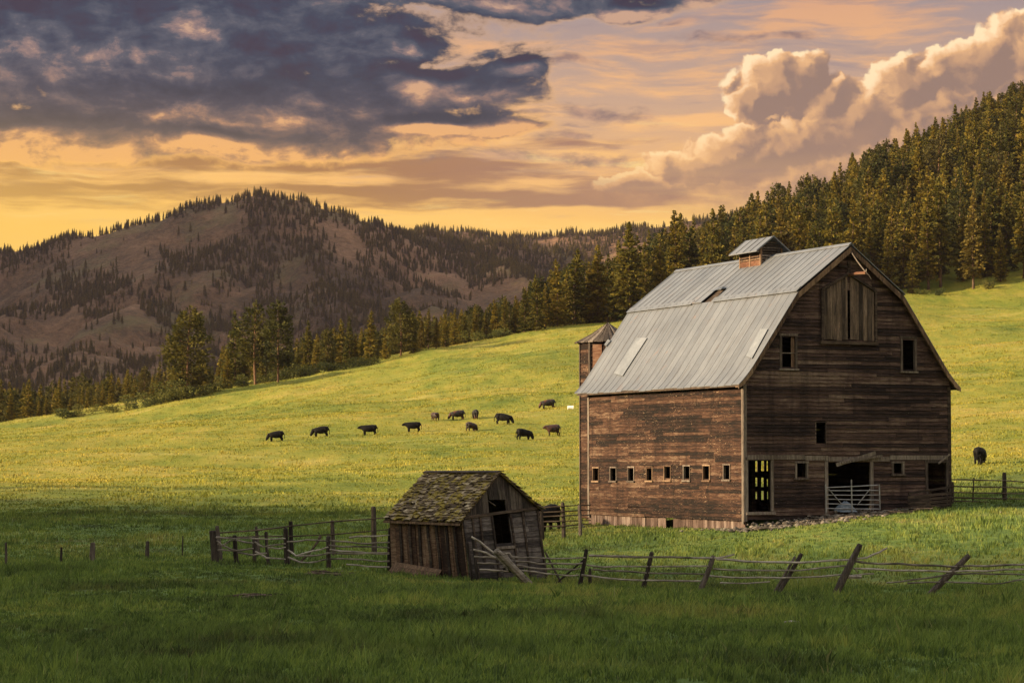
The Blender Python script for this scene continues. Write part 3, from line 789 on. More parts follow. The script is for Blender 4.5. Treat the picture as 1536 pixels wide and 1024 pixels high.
barn=empty('barn',tuple(C0),label='large weathered brown plank barn with a grey metal gambrel roof',cat='barn')
def clap(mb,O,A,Nn,z0,z1,span,openings,h=.165,th=.045,miss=.0,rs=1,lens=(1.6,4.6),wob=.012):
    """rows of lapped boards on the plane O + A*a + z, around openings"""
    rr=random.Random(rs);z=z0
    while z<z1-.01:
        hh_=min(h,z1-z);zm=z+hh_/2
        lo,hi=span(zm)
        segs=[(lo,hi)]
        for (a0,a1,o0,o1) in openings:
            if o0<zm<o1:
                ns=[]
                for s0,s1 in segs:
                    if a1<=s0 or a0>=s1: ns.append((s0,s1))
                    else:
                        if a0>s0: ns.append((s0,a0))
                        if a1<s1: ns.append((a1,s1))
                segs=ns
        for s0,s1 in segs:
            a=s0
            while a<s1-.01:
                e=min(s1,a+rr.uniform(*lens))
                if s1-e<.5: e=s1
                if rr.random()>=miss:
                    d0,d1=rr.uniform(-wob,wob),rr.uniform(-wob,wob)
                    if rr.random()<.05: d1+=rr.uniform(-.05,.02)
                    t0=rr.uniform(.0,.012)
                    prd=th+t0;up=.012+t0
                    A_=np.asarray(A);N_=np.asarray(Nn);x0=a+.004;x1=e-.004
                    vs=[O+A_*x0+N_*prd+z_*(z+d0),O+A_*x1+N_*prd+z_*(z+d1),O+A_*x1+N_*up+z_*(z+hh_+.012+d1),O+A_*x0+N_*up+z_*(z+hh_+.012+d0)]
                    bs_=[v-N_*.022 for v in vs]
                    mb.poly(vs+bs_,[(0,1,2,3),(7,6,5,4),(0,4,5,1),(1,5,6,2),(2,6,7,3),(3,7,4,0)],rr.random())
                a=e
        z+=h
# openings measured on the photograph
G_open={'door_left':rectg(1121,690,1156,766),'win_small_left':rectg(1194.5,695,1209,716),'door_big':rectg(1241,692,1305,768),'win_small_right':rectg(1339.5,695,1353,710),
 'door_right':rectg(1391,694,1419,762),'hole_mid':rectg(1223.5,633.5,1238,667),'win_up_left':rectg(1172,504,1192,552),'win_up_right':rectg(1353,508,1371,556)}
print({k:tuple(round(q,2) for q in v) for k,v in G_open.items()})
lf=rectg(1233,436,1311,511)
gop=list(G_open.values())
gs=MB()
clap(gs,BP(0,0,0),g_,-s_ax,-.17,BH+6.15,lambda z:(gable_inset(z)+.02,BW-gable_inset(z)-.02),gop+[(lf[0]+.12,lf[1]-.12,lf[2]+.1,lf[3])],rs=3,miss=.0,lens=(2.8,7.))
gs.build('gable_wall',GABLEW,barn)
# long wall facing the evening light
wins=[]
for x0,x1,yt,yb in [(891,899,702.5,720),(917,925.5,702,720),(944,952,701,720),(971.5,979.5,700.5,719.5),(998,1007,700,719),(1027,1036,699.5,719),(1056.5,1065.5,699,719),(1087,1096,697.5,718)]:
    wins.append(rects(x0,yt,x1,yb))
ss_=MB();clap(ss_,BP(0,0,0),s_ax,-g_,-.24,BH+.1,lambda z:(.02,BL-.02),wins,rs=5,h=.15,wob=.016,lens=(2.4,6.5))
ss_.build('side_wall',SIDEW,barn)
# rear and far walls with gaps one can see through
slots=[rectg(a,c,b,d,BL) for a,b,c,d in [(1129,1136,691,707),(1142,1146,691,706),(1150,1154.5,691,706),(1131,1136,716,729),(1142,1145.5,716,730),(1150.5,1152.5,718,729),(1132,1135.5,737,748),(1142,1145.5,736,749),(1151,1153,737,748),(1296,1300,702,708),(1296,1299,710,713),(1297,1300,716,720),(1262,1267,701,706),(1396,1399,702,718)]]
bk=MB()
zr=random.Random(9)
for k in range(int(BW/.3)+1):    # vertical planks at the back, cut round the gaps
    a0=k*.3;a1=min(BW,a0+.3-.001)
    if a1<=a0: continue
    zt=BH+4.
    cuts=sorted([(max(a0,o[0]),min(a1,o[1]),o[2],o[3]) for o in slots if o[0]<a1 and o[1]>a0],key=lambda q:q[2])
    xs=sorted(set([a0,a1]+[q for c_ in cuts for q in c_[:2]]))
    for x0,x1 in zip(xs[:-1],xs[1:]):
        zc=-.3
        top=BH+6.2
        for c_ in [c_ for c_ in cuts if c_[0]<=x0+1e-6 and c_[1]>=x1-1e-6]+[(0,0,None,None)]:
            e=top if c_[2] is None else c_[2]
            xm=(x0+x1)/2
            if c_[2] is None:
                zz=BH
                while zz<BH+6.1 and gable_inset(zz+.12)<min(x0,BW-x1)-.02: zz+=.05
                e=min(top,zz)
            if e>zc+.01: bk.box(BP(x0,BL,zc),g_*(x1-x0),s_ax*.03,z_*(e-zc),zr.random())
            zc=c_[3] if c_[3] is not None else zc
bk.build('rear_wall',GABLEW,barn)
fw=MB();clap(fw,BP(BW,0,0),s_ax,g_,-.1,BH+.1,lambda z:(.02,BL-.02),[],rs=8,h=.2);fw.build('far_side_wall',GABLEW,barn)
lf_=MB();lf_.box(BP(.06,.08,2.95),g_*(BW-.12),s_ax*(BL-.16),z_*.12,.3);lf_.build('loft_floor',DARKW,barn)
for a in (3.4,7.2):
    for b in (.6,5.2,10.) :
        p_=MB();p_.box(BP(a,b,-.25),g_*.2,s_ax*.2,z_*3.2,.4);p_.build('inner_post',DARKW,barn)
# plinth of upright boards under the long wall
pb=MB();b=.0;rr=random.Random(4);hole=px_side(1003,780)[0]
while b<BL:
    w=rr.uniform(.16,.34)
    if not(hole-.45<b+w/2<hole+.45) and rr.random()>.04:
        pb.box(BP(.03+rr.uniform(0,.02),b,-.95),g_*.03,s_ax*(w-.012),z_*(.70+rr.uniform(-.03,.0)),rr.random())
    b+=w
pb.box(BP(.1,.1,-1.),g_*.05,s_ax*(hole-.6),z_*.9,.1);pb.box(BP(.1,hole+.5,-1.),g_*.05,s_ax*(BL-hole-.6),z_*.9,.1)
pb.build('plinth',PLINTH,barn)
# trim
tr=MB()
tr.box(BP(-.045,-.06,-.25),g_*.16,s_ax*.028,z_*(BH+.3),.75);tr.build('corner_board',TRIMW,barn)
tr=MB();tr.box(BP(-.062,-.031,-.35),g_*.028,s_ax*.14,z_*(BH+.25),.6);tr.build('corner_board',TRIMW,barn)
tr=MB();tr.box(BP(-.06,BL-.16,-.4),g_*.028,s_ax*.17,z_*(BH+.45),.7);tr.build('corner_board',TRIMW,barn)
tr=MB();tr.box(BP(BW-.13,-.06,-.2),g_*.17,s_ax*.028,z_*(BH+.25),.2);tr.build('corner_board',DARKW,barn)
bz=G_open['door_big'][3]
tr=MB();x=.12
for L_,dz_ in ((2.9,.03),(1.2,.0),(3.2,-.05),(3.1,.02)):
    e=min(BW-.15,x+L_);tr.box(BP(x,-.085,bz+.06+dz_),g_*(e-x-.02),s_ax*.05,z_*.2,rr.random()*.6+.3);x=e
tr.build('belt_board',TRIMW,barn)
def framed(o,name,w=.09,mat=TRIMW,plane='g',sill=True,prj=.065):
    a0,a1,z0,z1=o;mb=MB()
    if plane=='g': PT=lambda a,z,d:BP(a,-d,z);A,Nn=g_,-s_ax
    else: PT=lambda a,z,d:BP(-d,a,z);A,Nn=s_ax,-g_
    j=lambda:rr.uniform(-.012,.012)
    mb.box(PT(a0-w,z0-.02+j(),-.05),A*w,Nn*(.05+prj),z_*(z1-z0+.03),rr.random());mb.box(PT(a1,z0-.02+j(),-.05),A*w,Nn*(.05+prj+.003),z_*(z1-z0+.03),rr.random())
    mb.box(PT(a0-w-.03,z1+.012+j(),-.05),A*(a1-a0+2*w+.06),Nn*(.05+prj+.008),z_*w,rr.random())
    o_=mb.build(name,mat,barn)
    if sill:
        sb=MB();sb.box(PT(a0-w-.05,z0-.02-.075,-.05),A*(a1-a0+2*w+.1),Nn*(.05+prj+.05),z_*.074,rr.random());s2=sb.build('sill',mat,None);s2.parent=o_
    return o_
for k in ('win_small_left','win_small_right','win_up_left','win_up_right'):
    f=framed(G_open[k],'window',.085 if 'small' in k else .11)
    if k=='win_up_left':
        a0,a1,z0,z1=G_open[k];mm=MB();mm.box(BP(a0,.02,(z0+z1)/2-.06),g_*(a1-a0),-s_ax*.04,z_*.04+g_*.0,.8);q=mm.build('muntin',TRIMW,None);q.parent=f
        sh=MB();sh.box(BP(a1-.17,.015,z0),g_*.17,s_ax*.02,z_*(z1-z0),.3);q=sh.build('shutter',RAKEW,None);q.parent=f
f=framed(G_open['hole_mid'],'hatch_opening',.04,DARKW,sill=False,prj=.04)
for k in ('door_left','door_big','door_right'):
    f=framed(G_open[k],'doorway',.13 if k!='door_big' else .16,sill=False)
a0,a1,z0,z1=G_open['door_left'];mb=MB();mb.box(BP(a0-.1,-.12,z0-.16),g_*(a1-a0+.3),s_ax*.2,z_*.12,.8);mb.build('threshold',TRIMW,barn)
mb=MB()
for q in range(4): mb.box(BP(a1-.02+q*.0,-.02,0),g_*.001,s_ax*.001,z_*.001,.5) if False else None
for wv in wins: framed(wv,'window',.055,RAKEW if rr.random()<.4 else TRIMW,'s')
# loft door: pair of upright-board leaves under a pointed frame
la0,la1,lz0,lz1=lf;am=(la0+la1)/2;apz=px_gable(1271,411)[1]
def topz(a): return apz-(apz-lz1)*abs(a-am)/((la1-la0)/2)
for side in (0,1):
    mb=MB();a=la0+.02 if side==0 else am+.07;e=(am-.06) if side==0 else la1-.02
    while a<e-.03:
        w=min(rr.uniform(.16,.27),e-a);zt=topz(a+.0)-.06;zt2=topz(a+w)-.06
        o0=rr.uniform(0,.03);zb=lz0+rr.uniform(-.02,.06);lean=(.05 if side else -.03)*0
        v=[BP(a,-.065-o0,zb),BP(a+w-.012,-.065-o0,zb),BP(a+w-.012,-.065-o0,zt2),BP(a,-.065-o0,zt)]
        mb.poly(v+[q+s_ax*.03 for q in v],[(0,1,2,3),(7,6,5,4),(0,4,5,1),(1,5,6,2),(2,6,7,3),(3,7,4,0)],rr.random());a+=w
    mb.build('loft_door',DOORW,barn,label='left leaf of weathered grey loft door' if side==0 else 'right leaf of loft door with rust-coloured streaks')
mb=MB()
def bar(mb,p0,p1,w,d,tone=.5,n=None):
    p0=np.asarray(p0,float);p1=np.asarray(p1,float);ax=p1-p0;nn=-s_ax if n is None else np.asarray(n,float)
    sd=np.cross(ax,nn);sd/=np.linalg.norm(sd);mb.box(p0-sd*w/2,ax,sd*w,nn*d,tone)
bar(mb,BP(la0-.05,-.05,lz0-.04),BP(la0-.05,-.05,lz1),.10,.075,.3);bar(mb,BP(la1+.05,-.05,lz0-.04),BP(la1+.05,-.05,lz1),.10,.078,.5)
bar(mb,BP(la0-.08,-.05,lz1),BP(am,-.05,apz+.03),.11,.09,.4);bar(mb,BP(la1+.08,-.05,lz1),BP(am,-.05,apz+.03),.11,.094,.2)
bar(mb,BP(la0-.15,-.05,lz0-.10),BP(la1+.15,-.05,lz0-.10),.13,.10,.6)
mb.build('loft_door_frame',DARKW,barn)
mb=MB();bar(mb,BP(am,-.05,apz+.05),BP(am,-.05,BH+5.55),.16,.07,.3);bar(mb,BP(am-.55,-.05,apz+.35),BP(am,-.05,BH+5.3),.1,.07,.3);mb.build('hood_post',DARKW,barn)
mb=MB()
p0=BP(am,-.1,px_gable(1272,413)[1]);p1=np.array(BP(*[px_gable(1299,409,-1.3)[0],-1.3,px_gable(1299,409,-1.3)[1]]))
mb.tube([p0,(p0+p1)/2+z_*.03,p1],[.07,.06,.07],6,.9,jit=.15);mb.build('hay_beam',RUSTW,barn)
mb=MB();ap=BP(BW/2,-.25,BH+6.);mb.tube([ap,(ap+p1)/2+np.array([-.05,0,.03]),p1],.028,5,.7);mb.tube([p1,p1+np.array([.12,0,-.1]),p1+np.array([.25,.1,-.28])],.02,4,.7);mb.tube([p1,p1+np.array([.02,0,.16])],.02,4,.7);mb.build('stay_rod',TRIMW,barn)
# loose boards
mb=MB();q0=px_gable(1254,697,-.15);q1=px_gable(1313,680,-.12);bar(mb,BP(q0[0],-.15,q0[1]),BP(q1[0],-.12,q1[1]+.03),.16,.04,.8)
q0=px_gable(1262,694,-.2);q1=px_gable(1322,683,-.12);bar(mb,BP(q0[0],-.20,q0[1]),BP(q1[0],-.17,q1[1]),.09,.04,.6)
mb.build('fallen_board',TRIMW,barn)
mb=MB();q0=px_gable(1407,695,-.15);q1=px_gable(1424,681,-.15);bar(mb,BP(q0[0],-.15,q0[1]),BP(q1[0],-.16,q1[1]),.07,.04,.9);mb.build('fallen_board',TRIMW,barn)
# ---- roof of seamed sheets
def roof_side(sign):
    T=(lambda a:a) if sign>0 else (lambda a:BW-a)
    low=MB();upm=MB();b=-.30;k=0;rr2=random.Random(31+sign)
    n=np.array
    hb=px_side(1016,458,1.)[0]
    sheets=[]
    while b<BL+.75:
        w=.62;e=min(b+w,BL+.78)
        sheets.append((b,e,rr2.random(),rr2.uniform(-.006,.006)));b=e
    def strip(mb,prof,b0,b1,tone,off,lift=0.):
        vs=[];fs=[]
        for i,(a,z) in enumerate(prof):
            vs+= [BP(T(a),b0,BH+z+off),BP(T(a),b1,BH+z+off),BP(T(a),b1,BH+z+off-.035),BP(T(a),b0,BH+z+off-.035)]
        m_=len(prof)
        for i in range(m_-1):
            o=i*4
            fs+=[(o,o+1,o+5,o+4) if sign<0 else (o+4,o+5,o+1,o),(o+1,o+2,o+6,o+5),(o+2,o+3,o+7,o+6),(o+3,o,o+4,o+7)]
        fs+=[(0,3,2,1),(m_*4-4,m_*4-3,m_*4-2,m_*4-1)]
        mb.poly(vs,fs,tone)
        # seam
    def seam(mb,prof,b0,tone,off):
        vs=[];fs=[]
        for a,z in prof: vs+=[BP(T(a),b0-.02,BH+z+off),BP(T(a),b0-.008,BH+z+off+.028),BP(T(a),b0+.008,BH+z+off+.028),BP(T(a),b0+.02,BH+z+off)]
        for i in range(len(prof)-1):
            o=i*4
            for j in range(3): fs.append((o+j,o+j+1,o+j+5,o+j+4))
        mb.poly(vs,fs,tone)
    lowp=[(-.40,.06),(-.25,.20),(-.06,.40),(.10,.585),(.30,.84),(1.45,2.495),(2.62,4.17)]
    for b0,b1,tn_,of in sheets:
        j=rr2.uniform(-.05,.03)
        lp=[(lowp[0][0]+j*.7,lowp[0][1]+j)]+lowp[1:]
        strip(low,lp,b0,b1,tn_,of)
        seam(low,lp,b1,.1,of)
        up_=[(2.56,4.19),(BW/2,6.30)]
        if sign>0 and abs((b0+b1)/2-hb)<.42: up_=[(3.35,4.19+.79*.768),(BW/2,6.30)]
        strip(upm,up_,b0,b1,rr2.random(),of*.6+.02);seam(upm,up_,b1,.1,of*.6+.02)
    rf=low.build('roof_slope',METAL,barn)
    upm.build('upper_sheets',METAL,None).parent=rf
    b=-.31
    while b<BL+.78:
        e=min(b+2.4,BL+.79);e2=e
        if sign>0 and b<hb<e: e2=hb-.5
        cp=MB();cp.box(BP(T(2.50),b,BH+4.13),(BP(T(2.72),b,BH+4.34)-BP(T(2.50),b,BH+4.13)),s_ax*(e2-b-.01),z_*.028,rr2.random())
        cp.build('knee_flashing',METAL,None).parent=rf
        b=e
    # deck boards below the sheets
    dk=MB();
    for (a0,z0),(a1,z1) in zip(PROF[:-1],PROF[1:]):
        P0=BP(T(a0),-.2,BH+z0-.07);dk.box(P0,BP(T(a1),-.2,BH+z1-.07)-P0,s_ax*(BL+.7),-z_*.05,.4)
    dk.build('roof_deck',DARKW,None).parent=rf
    return rf,hb
rf,hb=roof_side(1);rf2,_=roof_side(-1)
mb=MB();mb.box(BP(3.3,hb-.42,BH+4.9),BP(2.62,hb-.5,BH+4.62)-BP(3.3,hb-.42,BH+4.9),s_ax*.5,z_*.02,.2);mb.build('lifted_sheet',METAL,None).parent=rf
mb=MB()
b=-.32
while b<BL+.78: e=min(b+2.6,BL+.8);mb.box(BP(BW/2-.14,b,BH+6.24),g_*.14+z_*.11,s_ax*(e-b-.01),z_*.03,.5);mb.box(BP(BW/2+.14,b,BH+6.24),-g_*.14+z_*.11,s_ax*(e-b-.01),z_*.03,.4);b=e
mb.build('ridge_cap',METAL,rf and barn)
def onlow(px,py):   # point on the steep left slope seen at a place of the photograph
    nrm=np.cross(BP(2.62,0,BH+4.17)-BP(.3,0,BH+.84),s_ax);d=ray(px,py);O=BP(.3,0,BH+.84);tt=np.dot(O,nrm)/np.dot(d,nrm);Q=d*tt-C0;return float(np.dot(Q,g_)),float(np.dot(Q,s_ax)),float(Q[2])
def patch(q,lab):
    mb=MB();P_=[BP(a,b,z+.07) for a,b,z in [onlow(*v) for v in q]]
    nz=-g_*.04+z_*.03;mb.poly(P_+[p+nz*.4 for p in P_],[(0,1,2,3),(7,6,5,4),(0,4,5,1),(1,5,6,2),(2,6,7,3),(3,7,4,0)],.7)
    mb.build('roof_patch',PALE,None,label=lab).parent=rf
patch([(956,509),(971,509),(934,566),(921,562)],'pale replacement sheet')
patch([(1141,496),(1152,496),(1128,540),(1119,536)],'pale replacement sheet')
mb=MB();q=onlow(925,513);P0=BP(q[0],BL+.70,q[2]);mb.tube([P0+z_*.1,P0+s_ax*.05-g_*.2-z_*.15],[.13,.10],6,.9);mb.build('bent_flashing',PALE,None).parent=rf
# rakes along the front gable
for sign in (1,-1):
    T=(lambda a:a) if sign>0 else (lambda a:BW-a);mb=MB()
    pr=[(-.42,.0),(-.06,.34),(.30,.78),(2.62,4.10),(BW/2,6.19)]
    for i,((a0,z0),(a1,z1)) in enumerate(zip(pr[:-1],pr[1:])):
        if a1==BW/2: a1=BW/2-.004
        p0=BP(T(a0),-.27,BH+z0);p1=BP(T(a1),-.27,BH+z1)
        v=[p0,p1,p1-z_*.26,p0-z_*(.26 if i>1 else .15+.05*i)];mb.poly(v+[q-s_ax*.035 for q in v],[(0,3,2,1),(4,5,6,7),(0,1,5,4),(1,2,6,5),(2,3,7,6),(3,0,4,7)],rr.random())
    mb.build('rake_board',RAKEW,barn)
    mb=MB()
    for i,((a0,z0),(a1,z1)) in enumerate(zip(pr[:-1],pr[1:])):
        p0=BP(T(a0),-.26,BH+z0-.06);mb.box(p0,BP(T(a1),-.26,BH+z1-.06)-p0,s_ax*.235,-z_*.03,.6)
    mb.build('soffit',RAKEW,barn)
mb=MB()
for (q0,q1,w) in [((0.,4.5),(2.2,7.4),.12)]: pass
# cupola astride the ridge
cq0=px_side(1142,372,BW/2-.55);cb0=cq0[0];cb1=px_side(1110,372,BW/2-.55)[0]
hw=.60;cz0=BH+5.55;cz1=px_side(1142,371,BW/2-hw)[1]+.0
cup=MB()
for a in (BW/2-hw,BW/2+hw-.09):
    for b in (cb0,cb1-.09,): cup.box(BP(a,b,cz0),g_*.09,s_ax*.09,z_*(cz1-cz0),.6)
cup.box(BP(BW/2-hw-.002,(cb0+cb1)/2-.04,cz0),g_*.07,s_ax*.08,z_*(cz1-cz0),.6)
cupo=cup.build('cupola',RAKEW,barn)
def cpart(mb,name,mat,lab=None): o=mb.build(name,mat,None,label=lab);o.parent=cupo;return o
zb=BH+6.05
mb=MB();zz=zb+.35
zl0=cz0+ (cz1-cz0)*.50
mb.box(BP(BW/2-hw+.015,cb0+.091,cz0),g_*.03,s_ax*(cb1-cb0-.182),z_*(zl0-cz0),.6);cpart(mb,'side_boards',RUSTW,'orange-brown boards')
mb=MB()
z=zl0+.03
while z<cz1-.04:
    mb.box(BP(BW/2-hw+.01,cb0+.091,z),g_*.05+z_*.035,s_ax*(cb1-cb0-.182),z_*.05,random.random());z+=.125
cpart(mb,'louvre',RAKEW)
mb=MB();z=BH+6.05
while z<cz1+.34:
    half=hw-.05 if z<cz1-.02 else max(.05,(hw)*(1-(z-cz1)/.42)); mb.box(BP(BW/2-half,cb0+.01,z),g_*(2*half),s_ax*.05+z_*.035,z_*.05,random.random());z+=.125
cpart(mb,'louvre',TRIMW)
mb=MB()
for y_ in (cb0+.3,cb1-.12): mb.box(BP(BW/2-hw+.1,y_,cz0),g_*(2*hw-.2),s_ax*.03,z_*(cz1-cz0-.02),.1)
cpart(mb,'inner_boards',DARKW)
ov=.34;rz=cz1+.50
mb=MB()
for sg in (1,-1):
    P0=BP(BW/2-sg*(hw+ov),cb0-.22,cz1-.22);P1=BP(BW/2,cb0-.22,rz);mb.box(P0,P1-P0-np.array([0,0,0 if sg>0 else .004]),s_ax*(cb1-cb0+.6),z_*.045,.6)
    for q in range(5):
        bb=cb0-.22+q*(cb1-cb0+.58)/4;mb.box(P0+s_ax*(bb-cb0+.22)+z_*.046,P1-P0,s_ax*.03,z_*.03,.3)
cpart(mb,'cupola_roof',METAL)
# ---------------------------------------------------------------- round wooden silo behind the far corner
sc0=at(912,600,122.5);sx,sy=sc0[0],sc0[1];sg=gz(sx,sy)
ez=(HZ-513)/F*122.5; apx=(HZ-484)/F*122.5
silo=empty('silo',(sx,sy,sg),label='old brown plank silo with a pointed roof behind the left corner of the barn',cat='silo')
NS=10;Rr=1.47
mb=MB();rr=random.Random(12)
vert=[np.array([sx+Rr*math.cos(2*math.pi*(k+.35)/NS),sy+Rr*math.sin(2*math.pi*(k+.35)/NS),0]) for k in range(NS)]
for k in range(NS):
    a,b=vert[k],vert[(k+1)%NS];ed_=(b-a);L_=np.linalg.norm(ed_);A=ed_/L_;Nn=np.cross(A,z_)
    clap(mb,np.array([a[0],a[1],0.]),A,Nn,sg-.3,ez-.05,lambda z:(.01,L_-.01),[],h=.19,rs=k,lens=(.9,2.),miss=0)
mb.build('wall',SIDEW,silo)
for k in range(NS):
    mb=MB();v=vert[k]*1.;rad=np.array([v[0]-sx,v[1]-sy,0])/Rr;tg=np.cross(z_,rad);v=np.array([v[0],v[1],sg-.3])+rad*.03
    mb.box(v-tg*.06,tg*.12,rad*.05,z_*(ez-sg+.2),rr.random());mb.build('batten',TRIMW,silo)
mb=MB();ro=1.72;N2=36
for k in range(N2):
    t0=2*math.pi*k/N2;t1=2*math.pi*(k+.94)/N2;j=rr.uniform(-.08,.06)
    def rp(t_,r_,z): return np.array([sx+r_*math.cos(t_),sy+r_*math.sin(t_),z])
    oz=rr.uniform(-.015,.02);mid=.86
    vs=[rp(t0,ro+j,ez-.02+oz),rp(t1,ro+j,ez-.02+oz),rp(t1,mid,ez+(apx-ez)*.44+oz),rp(t1,.03,apx+oz),rp(t0,.03,apx+oz),rp(t0,mid,ez+(apx-ez)*.44+oz)]
    vs+=[q-z_*.05 for q in vs];mb.poly(vs,[(0,1,2,5),(5,2,3,4),(1,0,6,7),(0,5,11,6),(5,4,10,11),(2,1,7,8),(3,2,8,9)],rr.random())
mb.build('roof',TRIMW,silo)
mb=MB();kk=None
q=at(886,560,121.);
for k in range(NS):
    a,b=vert[k],vert[(k+1)%NS];mxp=(a+b)/2
    if mxp[1]<sy-.9 and mxp[0]<sx-.1: kk=k
a,b=vert[kk],vert[(kk+1)%NS];A=(b-a)/np.linalg.norm(b-a);Nn=np.cross(A,z_)
if np.dot(Nn,mxp*0+np.array([(a+b)[0]/2-sx,(a+b)[1]/2-sy,0]))<0: Nn=-Nn
mb.box(np.array([a[0],a[1],(HZ-552)/F*122])+A*.18+Nn*.05,A*.5,Nn*.03,z_*1.2,.9);mb.build('hatch_door',RUSTW,silo,label='reddish hatch high on the wall')
# ---------------------------------------------------------------- tube gate, tarpaulin, plank pen
m,t=newmat('gate_steel');n=t.noise(t.node('ShaderNodeTexCoord').outputs['Object'],4,4,.6);GATE=finish(m,t,t.ramp(n,[(.3,(.16,.15,.15)),(.7,(.34,.33,.33))]),.5,metal=.4)
def gp(px,py,off): a,z=px_gable(px,py,-off);return BP(a,-off,z)
gate=empty('farm_gate',tuple(gp(1240,768,.5)),label='grey tubular metal gate across the wide central barn doorway',cat='gate')
mb=MB()
for y0,y1 in ((731,727),(735.5,735),(742,742),(748,749.5),(755,756.5),(762,763)): mb.tube([gp(1238,y0,.5),gp(1278,(y0+y1)/2+.3,.5),gp(1319,y1,.5)],.024,6,.6)
mb.build('rail',GATE,gate)
for x,y0,y1 in ((1238.5,726,768),(1277,719,767),(1319,726,764)):
    mb=MB();mb.tube([gp(x,y0,.52),gp(x+1,y1,.52)],.032,6,.7);mb.build('upright',GATE,gate)
for p0,p1 in (((1243,733),(1262,755)),((1305,733),(1286,757))):
    mb=MB();mb.tube([gp(*p0,.55),gp(*p1,.55)],.02,5,.7);mb.build('brace',GATE,gate)
def cloth(name,pxs,off,mat,n=14,seed=1,h=.45,**k):
    rg3=np.random.default_rng(seed);x0,x1,yb=pxs;a0,zb_=px_gable(x0,yb,-off);a1,_=px_gable(x1,yb,-off)
    vs=[];
    for j in range(n):
        for i in range(n):
            u=i/(n-1);v=j/(n-1);hgt=h*math.sin(math.pi*min(1,max(0,u)))**.6*math.sin(math.pi*v)**.7
            hgt*=1+.8*float(fbm(u*4+seed,v*4,3,seed)); vs.append(BP(a0+(a1-a0)*u,-off-.35+.7*v,zb_-.05+hgt+.10*abs(float(fbm(u*9,v*9,3,seed+4)))))
    fs=[(j*n+i,j*n+i+1,(j+1)*n+i+1,(j+1)*n+i) for j in range(n-1) for i in range(n-1)]
    mb=MB();mb.poly(vs,fs,.5);return mb.build(name,mat,smooth=True,**k)
m,t=newmat('blue_tarp');n=t.noise(t.node('ShaderNodeTexCoord').outputs['Object'],3,5,.7);TARP=finish(m,t,t.ramp(n,[(.3,(.10,.13,.17)),(.7,(.22,.26,.31))]),.55,n,.4,.05)
cloth('tarpaulin',(1254,1281,766),.15,TARP,h=.45,label='crumpled blue-grey tarpaulin lying behind the metal gate of the barn',cat='tarp')
pen=empty('plank_pen',tuple(gp(1363,765,1.)),label='low pen of dark stacked planks in front of the right-hand barn doorway',cat='pen')
for k,(y0,y1) in enumerate([(739,729),(745,738),(750,744),(755,749.5),(760,755),(764,760.5)]):
    mb=MB();p0=gp(1362+rr.uniform(-2,3),y0+1.,.9);p1=gp(1425.5,y1+1.,.75);bar(mb,p0,(p0+p1)/2+z_*rr.uniform(-.02,.03),.13 if k else .09,.05,rr.random()*.5);bar(mb,(p0+p1)/2+z_*.0,p1,.12 if k else .1,.045,rr.random()*.6);mb.build('rail',DARKW,pen)
for x,y0,y1 in ((1364,738,768),(1395,733,766),(1424,727,764)):
    mb=MB();mb.tube([gp(x,y0,.7),gp(x,y1+3,.7)],.07,6,.4,jit=.1);mb.build('post',POSTW,pen)
# ---------------------------------------------------------------- leaning shed
m,t=newmat('mossy_shakes');p=t.node('ShaderNodeTexCoord').outputs['Object']
tn=S(t,t.node('ShaderNodeAttribute',attribute_name='tone').outputs['Fac'])
n1=t.noise(p,2.4,6,.7,.4);n2=t.noise(p,9.,5,.7)
col=t.ramp(t.lin(tn*.6+n2*.5,.3,.85),[(0.,(.06,.042,.027)),(.5,(.18,.135,.085)),(1.,(.36,.29,.20))])
ms=t.ss(n1+(tn-.5)*.06+(n2-.5)*.35,.47,.58)
col=t.mix(ms*.9,col,t.ramp(n2,[(.3,(.10,.08,.014)),(.7,(.30,.22,.035))]))
MOSS=finish(m,t,col,.95,n2+n1,.8,.04,spec=.1)
def hz(px,py): q=hit(px,py,40,140); return q
A0=at(704.5,864,77.5);A0[2]=gz(A0[0],A0[1])
Lb=at(589,856,A0[1]+3.6);Rb=at(820.7,850,A0[1]+2.1)
At=at(694,778,A0[1]+.05);Lt=at(585,774,A0[1]+3.6);Rt=at(805,763,A0[1]+2.1)
for q in (A0,Lb,Rb): q[2]=gz(q[0],q[1])-.05
Bb=Lb+Rb-A0;Bt=Lt+Rt-At
RFt=at(747,711,A0[1]+1.1);RBk=RFt+(Lt-At);RBk=at(642,711,A0[1]+1.1+3.6)
shed=empty('shed',tuple(A0),label='small leaning shed of dark boards with a mossy shake roof left of the barn',cat='shed')
def bil(a,b,c,d,u,v): return (1-v)*((1-u)*a+u*b)+v*((1-u)*d+u*c)
def quadboard(mb,p,nv,th,tone):
    n_=np.asarray(nv)*th;mb.poly([p[0],p[1],p[2],p[3]]+[q+n_ for q in p],[(0,3,2,1),(4,5,6,7),(0,1,5,4),(1,2,6,5),(2,3,7,6),(3,0,4,7)],tone)
rr=random.Random(77)
